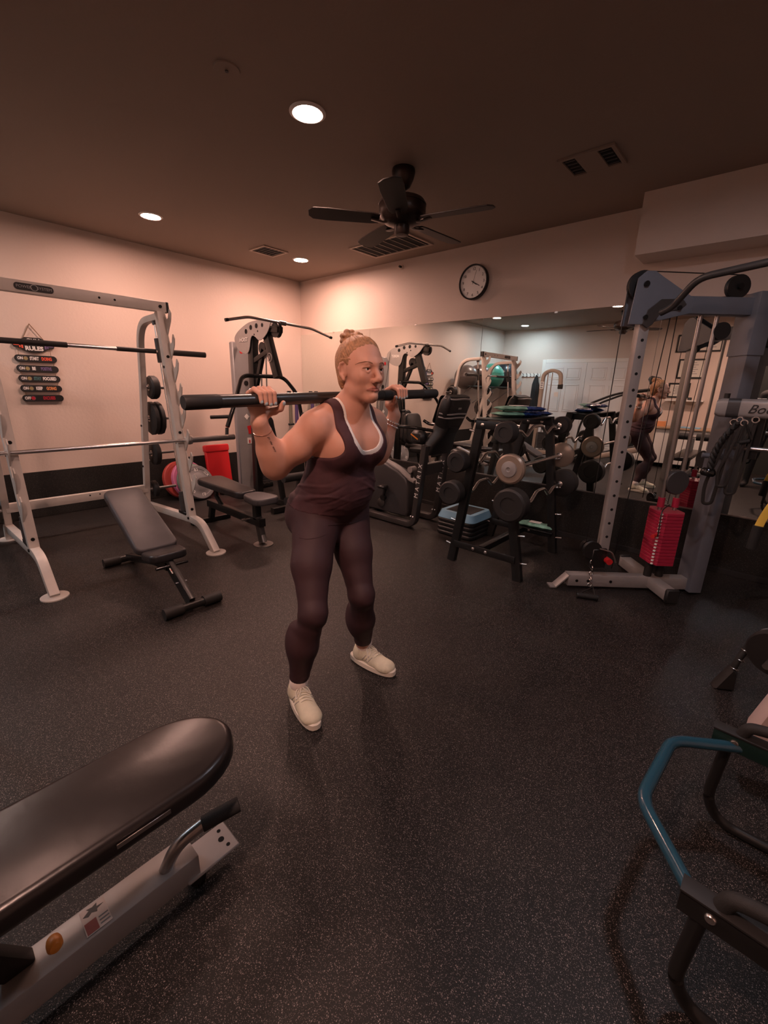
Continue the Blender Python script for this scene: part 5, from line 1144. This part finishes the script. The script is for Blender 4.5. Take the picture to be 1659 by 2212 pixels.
def F_head(P):
    d = fold(P, head)
    for s in (-1, 1):
        d = smax(d, -_ell(P, hp3(.103, s*.0325, .003), (.020, .019, .0115)), .012)
    d = smin(d, fold(P, face2), .010)
    for s in (-1, 1):
        d = smin(d, _cap(P, hp3(.072, s*.0475, .006), hp3(.0865, s*.031, .0125), .0050, .0052), .004)      # upper lid
        d = smin(d, _cap(P, hp3(.0865, s*.031, .0125), hp3(.083, s*.0185, .006), .0052, .0040), .004)
        d = smin(d, _cap(P, hp3(.072, s*.0475, .000), hp3(.0835, s*.031, -.0075), .0045, .0048), .005)     # lower lid
        d = smin(d, _cap(P, hp3(.0835, s*.031, -.0075), hp3(.083, s*.0185, .001), .0048, .0038), .005)
        d = smax(d, -_cap(P, hp3(.110, s*.009, -.0475), hp3(.103, s*.010, -.040), .0032, .0028), .003)       # nostril
        d = smax(d, -_cap(P, hp3(.098, s*.022, -.042), hp3(.086, s*.034, -.068), .0022, .0016), .008)        # smile crease
    d = smin(d, fold(P, lips), .0045)
    d = smax(d, -_cap(P, hp3(.0898, -.021, -.0705), hp3(.0938, .0, -.0691), .0013, .0013), .002)
    d = smax(d, -_cap(P, hp3(.0898, .021, -.0705), hp3(.0938, .0, -.0691), .0013, .0013), .002)
    e = fold(P, ears)
    for s in (-1, 1): e = smax(e, -_ell(P, hp3(-.010, s*.0870, .000), (.0090, .0080, .0190), 0, 0, HA+s*-.35), .004)
    return smin(d, e, .006)
def F_body(P):
    d = smin(fold(P, torso), fold(P, pelvis), .06); d = smin(d, fold(P, legs), .035)
    d = smin(d, fold(P, armR), .020); d = smin(d, fold(P, armL), .020)
    d = smin(d, fold(P, neck), .035)
    m = P[:, 2] > 1.15
    if m.any():
        Q = P[m]; e = d[m]
        e = smin(e, smin(fold(Q, hR), fold(Q, hL), .001), .010); e = smin(e, F_head(Q), .022); d[m] = e
    for (fx_, fy_, ang) in ((3.985, -3.198, -.277), (3.983, -2.8155, .12)):
        c, s = math.cos(ang), math.sin(ang); d = smin(d, _cap(P, (fx_+.066*c, fy_+.066*s, .060), (fx_+.17*c, fy_+.17*s, .042), .026, .018), .012)
    return d
def inbox(c, lo, hi): return ((c > np.array(lo)) & (c < np.array(hi))).all(1)
HB = ((3.99, -3.02, 1.335), (4.26, -2.80, 1.58)); RB = ((3.90, YRH-.075, 1.225), (4.08, YRH+.095, 1.385)); LB = ((3.90, YLH-.095, 1.235), (4.08, YLH+.075, 1.405))
def shrink(b, e): return (np.array(b[0])+e, np.array(b[1])-e)
def body_keep(c): return ~(inbox(c, *shrink(HB, .006)) | inbox(c, *shrink(RB, .006)) | inbox(c, *shrink(LB, .006)))
parts = [surface(F_body, (3.68, -3.45, .03), (4.30, -2.40, 1.60), .0065, body_keep)]
parts.append(surface(F_body, np.array(HB[0])-.004, np.array(HB[1])+.004, .0019, lambda c: inbox(c, *HB)))
for b in (RB, LB): parts.append(surface(F_body, np.array(b[0])-.004, np.array(b[1])+.004, .0016, lambda c, b=b: inbox(c, *b)))
mat('skin', (.62, .32, .225), .54, bump=.10, bscale=420, var=.06, vscale=14, sss=.12, bdist=.001)
mat('lip', (.47, .185, .145), .42, sss=.1); mat('nail', (.42, .52, .55), .22, coat=.5); mat('skin_fold', (.45, .19, .13), .5)
def skin_idx(c):
    i = np.zeros(len(c), int); P = c.astype(np.float32)
    near = inbox(P, (HX+.06, HY-.05, HZ-.10), (HX+.13, HY+.05, HZ-.04)); i[near & (fold(P, lips) < .0012)] = 1
    for t, o in tipsR+tipsL: i[(np.linalg.norm(P-o, axis=1) < .0085)] = 2
    return i
body = mesh_np('body', merge(parts), ['skin', 'lip', 'nail'], wm, skin_idx, norm=(F_body, (HB, RB, LB)))
body['label'] = 'woman\'s skin, face, arms and hands'
# ---- clothing
def wr(P):   # fabric folds across the waist
    x, y, z = P[:, 0], P[:, 1]-YC, P[:, 2]
    a = z*95+y*16+2.6*np.sin(y*11+x*9)+1.7*np.sin(y*27+z*31); b = z*150-y*30+2.2*np.sin(y*17+x*13+2)
    w = np.maximum(0, np.sin(a))**2*(.55+.45*np.sin(y*19+z*13)) + .5*np.maximum(0, np.sin(b))**3*np.sin(y*23+1.3)
    g = np.exp(-((z-.925)/.070)**2); return .0058*w*g + .0016*np.sin(z*55+y*38+2*np.sin(y*12))*np.exp(-((z-1.06)/.04)**2)
def F_tor(P): return smin(fold(P, torso), fold(P, pelvis), .06)
def F_tank(P, infl=.0065, dn=0.0, folds=True, ws=1.0):
    x, y, z = P[:, 0], np.abs(P[:, 1]-YC), P[:, 2]
    d = smin(F_tor(P), smin(fold(P, legs[:1]), fold(P, legs[6:7]), .01)+.004, .035)-infl
    if folds: d = d-wr(P)
    f = np.clip((x-4.00)/.08, 0, 1); zb = 1.255*(1-f)+1.094*f+dn
    u = np.clip(z-zb, 0, None); wn = .084*ws*np.clip(u/.055, 0, 1)**.33*(1-.10*np.clip((z-1.18)/.1, 0, 1))
    cut_n = np.where(z > zb, wn-y, -.02-(zb-z)*.5); cut_n = np.clip(cut_n, -.05, .05)      # >0 inside the neck opening
    so = .121+13*np.clip(1.130-z, 0, None)**2 - .012*np.clip((z-1.20)/.08, 0, 1)
    cut_a = np.minimum(y-so, (z-1.052)*1.2)
    d = smax(d, cut_n*.8, .003); d = smax(d, cut_a*.8, .004)
    hem = (.842-.10*(x-3.95)+.006*np.sin(P[:, 1]*30))-z
    return smax(d, hem, .003)
mat('maroon_knit', (.058, .020, .025), .78, bump=.45, bscale=520, var=.22, vscale=24, bdist=.0015)
mat('maroon_legging', (.038, .0135, .0165), .68, bump=.25, bscale=900, var=.10, vscale=10, bdist=.0008)
mat('white_knit', (.78, .74, .70), .7, bump=.2, bscale=600, bdist=.001)
mesh_np('tank_top', surface(F_tank, (3.70, -3.22, .76), (4.28, -2.62, 1.36), .0042), ['maroon_knit'], wm, sharp=60)['label'] = 'maroon ribbed racerback tank top'
mesh_np('undershirt', surface(lambda P: F_tank(P, .0035, .017, False, .84), (3.90, -3.10, 1.00), (4.26, -2.72, 1.36), .0036), ['white_knit'], wm, sharp=60)['label'] = 'white edge of an undershirt at the neckline'
def F_leg(P):
    d = smin(fold(P, pelvis+torso[:1]+torso[5:6]), fold(P, legs), .035)-.0035
    y, z = P[:, 1], P[:, 2]
    d = d-.0016*np.sin(z*95+y*50)*np.exp(-((z-.42)/.05)**2)-.0012*np.sin(z*140)*np.exp(-((z-.14)/.04)**2)
    return smax(smax(d, z-.93, .004), .126-z, .003)
lg = mesh_np('leggings', surface(F_leg, (3.68, -3.32, .08), (4.26, -2.62, .97), .0050), ['maroon_legging'], wm, sharp=60)
def on_surf(F, p, d):
    """march from p along d to the surface of F"""
    p = np.array(p, np.float32); d = np.array(d, np.float32); d /= np.linalg.norm(d)
    for _ in range(60):
        v = float(F(p[None])[0])
        if abs(v) < 2e-4: break
        p = p+d*v
    return V([float(q) for q in p])
pk = [on_surf(F_leg, (4.30, y, z), (-1, .9, 0))+V((.001, -.001, 0)) for y, z in ((-3.42, .752), (-3.38, .752), (-3.34, .755), (-3.30, .759), (-3.26, .764))]
MB().tube(pk, .0016, 6).build('pocket_seam', 'maroon_legging', lg)
wbn = [on_surf(F_leg, (4.4, y, .795-.55*max(0, .12-abs(y-YC))*.35), (-1, 0, 0))+V((.0012, 0, 0)) for y in [YC-.13+.02*i for i in range(14)]]
MB().tube(wbn, .0017, 6).build('waistband_seam', 'maroon_legging', lg)
# ---- hair
def F_hair(P):
    q = P-np.array((HX, HY, HZ), np.float32); q = np.stack([q[:, 0]*HC+q[:, 1]*HS, -q[:, 0]*HS+q[:, 1]*HC, q[:, 2]], 1); x, y, z = q[:, 0], np.abs(q[:, 1]), q[:, 2]
    bx, bz = -.50, .866                                   # strands run from the hairline to the bun
    qa = q[:, 0]*bz-(q[:, 2]-.02)*bx; ph = np.arctan2(q[:, 1], qa); 
    st = .0007*np.sin(ph*104+q[:, 2]*60)+.0006*np.sin(ph*61-q[:, 0]*90)+.0010*np.sin(ph*17+q[:, 2]*30)
    lim = np.interp(z, [-.10, -.055, -.04, -.01, .03, .060, .085, .105, .13], [-.055, -.042, -.024, .000, .026, .042, .056, .064, .070])
    lim = lim-.35*np.clip(y-.03, 0, 1)*(z > .04)+.0018*np.sin(ph*31)
    inf = .0015+.0085*np.clip((lim-x)/.040, 0, 1)
    d = fold(P, head[:1])-inf-st
    d = smin(d, _ell(P, hp3(-.062, 0, -.040), (.046, .062, .052))-st, .03)
    d = smax(d, (x-lim)*.8, .003); d = smax(d, -.088-z, .008)
    for s in (-1, 1): d = smax(d, -_ell(P, hp3(-.010, s*.084, -.006), (.024, .022, .036), 0, 0, s*-.35), .004)
    b1 = _ell(P, hp3(-.074, 0, .123), (.042, .038, .030), .5)-.003*np.sin(q[:, 1]*260+q[:, 0]*90)-.002*np.sin(q[:, 2]*300)
    b2 = _ell(P, hp3(-.100, -.010, .108), (.024, .022, .017), .9)-.002*np.sin(q[:, 1]*300)
    b3 = _ell(P, hp3(-.045, .008, .128), (.026, .024, .015), -.3)-.002*np.sin(q[:, 1]*300)
    return smin(d, smin(b1, smin(b2, b3, .006), .008), .012)
m = mat('hair', (.40, .20, .095), .42, var=.35, vscale=90, bump=.7, bscale=420, bdist=.002)
mesh_np('hair', surface(F_hair, (HX-.15, HY-.11, HZ-.12), (HX+.09, HY+.11, HZ+.18), .0019), ['hair'], wm)['label'] = 'blonde brown hair pulled into a messy bun'
MB().torus(hp3(-.062, 0, .106), (-.55, 0, .8), .024, .006, 18, 8).build('hair_tie', 'black_rubber', wm)
mat('eye_white', (.62, .57, .53), .15); mat('iris', (.030, .022, .016), .12)
for s in (-1, 1):
    e = MB().ell(hp3(.0735, s*.0325, .0025), (.0125, .0125, .0125), 20, 12).build('eye', 'eye_white', wm)
    MB().ell(hp3(.0835, s*.0320, .0030), (.0036, .0054, .0054), 16, 10).build('iris', 'iris', e)
    pts = [on_surf(F_body, hp3(.14, s*yy, zz), (-1, 0, 0))+V((.0006, 0, 0)) for yy, zz in ((.014, .0235), (.024, .0275), (.036, .0285), (.046, .0245), (.053, .0175))]
    MB().tube(pts, .0018, 6, scale=[.8, 1, 1, .8, .4]).build('eyebrow', mat('brow', (.26, .13, .075), .7), wm)
    ls = [on_surf(F_body, hp3(.14, s*yy, zz), (-1, 0, 0))+V((.0004, 0, 0)) for yy, zz in ((.021, .0055), (.029, .0085), (.037, .0075), (.0425, .0045))]
    MB().tube(ls, .0011, 6).build('eyelash', 'brow', wm)
# ---- jewellery, tattoo
mat('rose_gold', (.80, .50, .40), .2, 1.0)
def wrist_ring(E, W, t, R_, r, name, m, beads=0, label=None):
    E, W = V(E), V(W); ax = (W-E).normalized(); c = E.lerp(W, t); a, b, _ = frame(ax)
    if not beads: o = MB().torus(c, ax+V((.12, .1, 0)), R_, r, 26, 8)
    else:
        o = MB()
        for i in range(beads):
            an = 2*math.pi*i/beads; o.ell(c+(a*math.cos(an)+b*math.sin(an))*R_, (r, r, r), 8, 6)
    o = o.build(name, m, wm); o['label'] = label; return o
wrist_ring(ER, WR, .84, .034, .0017, 'bangle', 'rose_gold', 0, 'thin rose gold bangle on her right wrist')
wrist_ring(EL, WL, .84, .035, .0062, 'bracelet', 'chrome', 18, 'chunky silver bracelet on her left wrist')
wrist_ring(EL, WL, .76, .037, .0050, 'bracelet', 'chrome', 22, 'second silver bracelet on her left wrist')
for c_, d_, r_ in (ringR[3], ringR[0], ringL[1], ringL[2]): MB().torus(c_, d_, r_*1.10, .0016, 18, 6).build('finger_ring', 'chrome', wm)
for k, (tt, sh_) in enumerate(((.70, 'go'), (.595, 'the'), (.46, 'story'))):
    c = V(ER).lerp(V(WR), tt); dirv = V((.80, -.42, .0)).normalized()+V((0, .35, 0)); p = on_surf(F_body, c+dirv.normalized()*.12, -dirv.normalized())
    ax = (V(ER)-V(WR)).normalized(); n = dirv.normalized(); ax = (ax-n*ax.dot(n)).normalized()
    text('tattoo', sh_, .0115, p+n*.0006, ax, n.cross(ax), mat('tattoo_ink', (.06, .035, .03), .6), wm, shear=.35, ext=.0002)
# ---- shoes
mat('shoe_knit', (.62, .58, .44), .75, bump=.5, bscale=420, var=.08, vscale=30, bdist=.0015); mat('shoe_sole', (.74, .68, .58), .55); mat('lace_white', (.70, .66, .56), .7); mat('sock', (.80, .70, .64), .8); mat('shoe_grey', (.30, .28, .26), .6)
def shoe(hx, hy, ang, lab):
    c, s = math.cos(ang), math.sin(ang)
    def T3(x, y, z): return V((hx+x*c-y*s, hy+x*s+y*c, z))
    def loc(P): q = P-np.array((hx, hy, 0), np.float32); return np.stack([q[:, 0]*c+q[:, 1]*s, -q[:, 0]*s+q[:, 1]*c, q[:, 2]], 1)
    up_ = [('c', .03, (.046, 0, .052), (.058, 0, .094), .039, .037), ('c', .03, (.068, 0, .060), (.140, 0, .042), .039, .034), ('c', .03, (.140, 0, .040), (.205, .0, .031), .036, .031), ('e', .03, (.200, 0, .034), (.048, .043, .023))]
    def FU(P):
        L_ = loc(P); d = fold(L_, up_); d = smax(d, .020-L_[:, 2], .004)
        top = np.interp(L_[:, 0], [0, .03, .06, .10, .14], [.122, .114, .096, .106, .100]); d = smax(d, (L_[:, 2]-top)*.8, .004)
        return smax(d, -_cap(L_, (.062, 0, .085), (.058, 0, .16), .032, .034), .003)
    lo_ = [T3(a, b, 0) for a in (-.02, .28) for b in (-.07, .07)]
    u = mesh_np('shoe', surface(FU, (min(p.x for p in lo_), min(p.y for p in lo_), .005), (max(p.x for p in lo_), max(p.y for p in lo_), .14), .0032), ['shoe_knit'], wm, sharp=60); u['label'] = lab
    ol = []
    for i in range(28):
        a = 2*math.pi*i/28; x = .122+.136*math.cos(a); w = .0445*(abs(math.sin(a))**.75)*(1.0+.10*math.cos(a)-.10*math.sin(2*a+math.pi/2)*0)
        ol.append((x, math.copysign(w, math.sin(a)) if abs(math.sin(a)) > 1e-6 else 0))
    MB().prism(ol, T3(0, 0, .0175), V((c, s, 0)), V((-s, c, 0)), .033, .005).build('sole', 'shoe_sole', u)
    MB().lathe(T3(.062, 0, .066), (.10, 0, 1), [(.030, 0), (.0385, .015), (.0400, .045), (.0395, .072), (.035, .078), (.030, .078)], 22).build('sock', 'sock', u)
    def top(x, y, lift=.0018): return on_surf(FU, T3(x, y, .16), (0, 0, -1))+V((0, 0, lift))
    MB().prism(superpad(0, .075, .040, .030, .012), top(.086, 0, -.002), (top(.165, 0)-top(.090, 0)).normalized(), V((-s, c, 0)), .007, .002).build('tongue', 'shoe_knit', u)
    for k in range(5):
        x = .100+k*.0145
        MB().tube([top(x-.006, -.024), top(x-.003, -.012, .004), top(x, 0, .0055), top(x+.003, .012, .004), top(x+.006, .024)], .0024, 6).build('lace', 'lace_white', u)
    for sg in (-1, 1):
        k0 = top(.098, 0, .008)
        MB().tube(fillet([k0, top(.100, sg*.026, .014), top(.128, sg*.036, .006), top(.122, sg*.014, .009), k0], .016, 4), .0024, 6).build('lace_loop', 'lace_white', u)
        MB().tube([k0, top(.112, sg*.030, .004), on_surf(FU, T3(.125, sg*.10, .050), T3(0, -sg, 0)-T3(0, 0, 0))+(T3(0, sg, 0)-T3(0, 0, 0))*.002], .0021, 6).build('lace_end', 'lace_white', u)
        for k in range(3):
            x = .085+k*.018; pts = [on_surf(FU, T3(x+dx, sg*.09, z), T3(0, -sg, 0)-T3(0, 0, 0))+(T3(0, sg, 0)-T3(0, 0, 0))*.0008 for dx, z in ((0, .046), (.010, .060), (.020, .074))]
            MB().tube(pts, .0019, 6).build('side_mark', 'shoe_grey', u)
shoe(3.985, -3.198, -.277, 'pale cream running shoe on her right foot'); shoe(3.983, -2.8155, .12, 'pale cream running shoe on her left foot')
# ---- the bar on her shoulders
sbr = thing('body_bar', 'thick black padded bar held across the woman\'s shoulders', 'bar', (BX, -2.907, barz(-2.907)))
y0, y1 = -3.574, -2.240
def bp_(y): return V((BX, y, barz(y)))
MB().cyl(bp_(y0+.01), bp_(y1-.01), .0222, 22).build('tube', mat('bar_grey', (.030, .029, .028), .30), sbr)
for a, b in ((y0, y0+.12), (y1-.12, y1)): MB().lathe(bp_(a), bp_(b)-bp_(a), [(0, 0), (.0205, .0), (.0235, .004), (.0235, .112), (.0225, .12), (0, .12)], 22).build('end_sleeve', 'black_rubber', sbr)
MB().cyl(bp_(-2.66), bp_(-2.605), .0236, 20).build('pad', 'black_foam', sbr)
# ---- background soft shapes that use the same surface builder
def _photo_idx(c): return np.where((c[:, 2] > 1.47) | ((c[:, 1] > py+.19) & (c[:, 2] > 1.2)), 1, 0)
_b = mesh_np('body', surface(*PHOTOG, .012), ['black_cloth', 'skin'], ph_, _photo_idx)
def FHR(P): return smax(_ell(P, (px, py+.015, 1.69), (.088, .105, .118)), (P[:, 1]-(py+.06))*.9, .01)
mesh_np('hair', surface(FHR, (px-.12, py-.13, 1.52), (px+.12, py+.13, 1.84), .008), ['dark_wood'], ph_)
_j = mesh_np('cloth', surface(*JACKET, .010), ['black_cloth'], jk)
MB().tube(fillet([(.970, YB+.060, 1.695), (.965, YB+.075, 1.735), (.960, YB+.060, 1.695)], .01, 3), .003, 6).build('hanging_loop', 'black_rubber', jk)
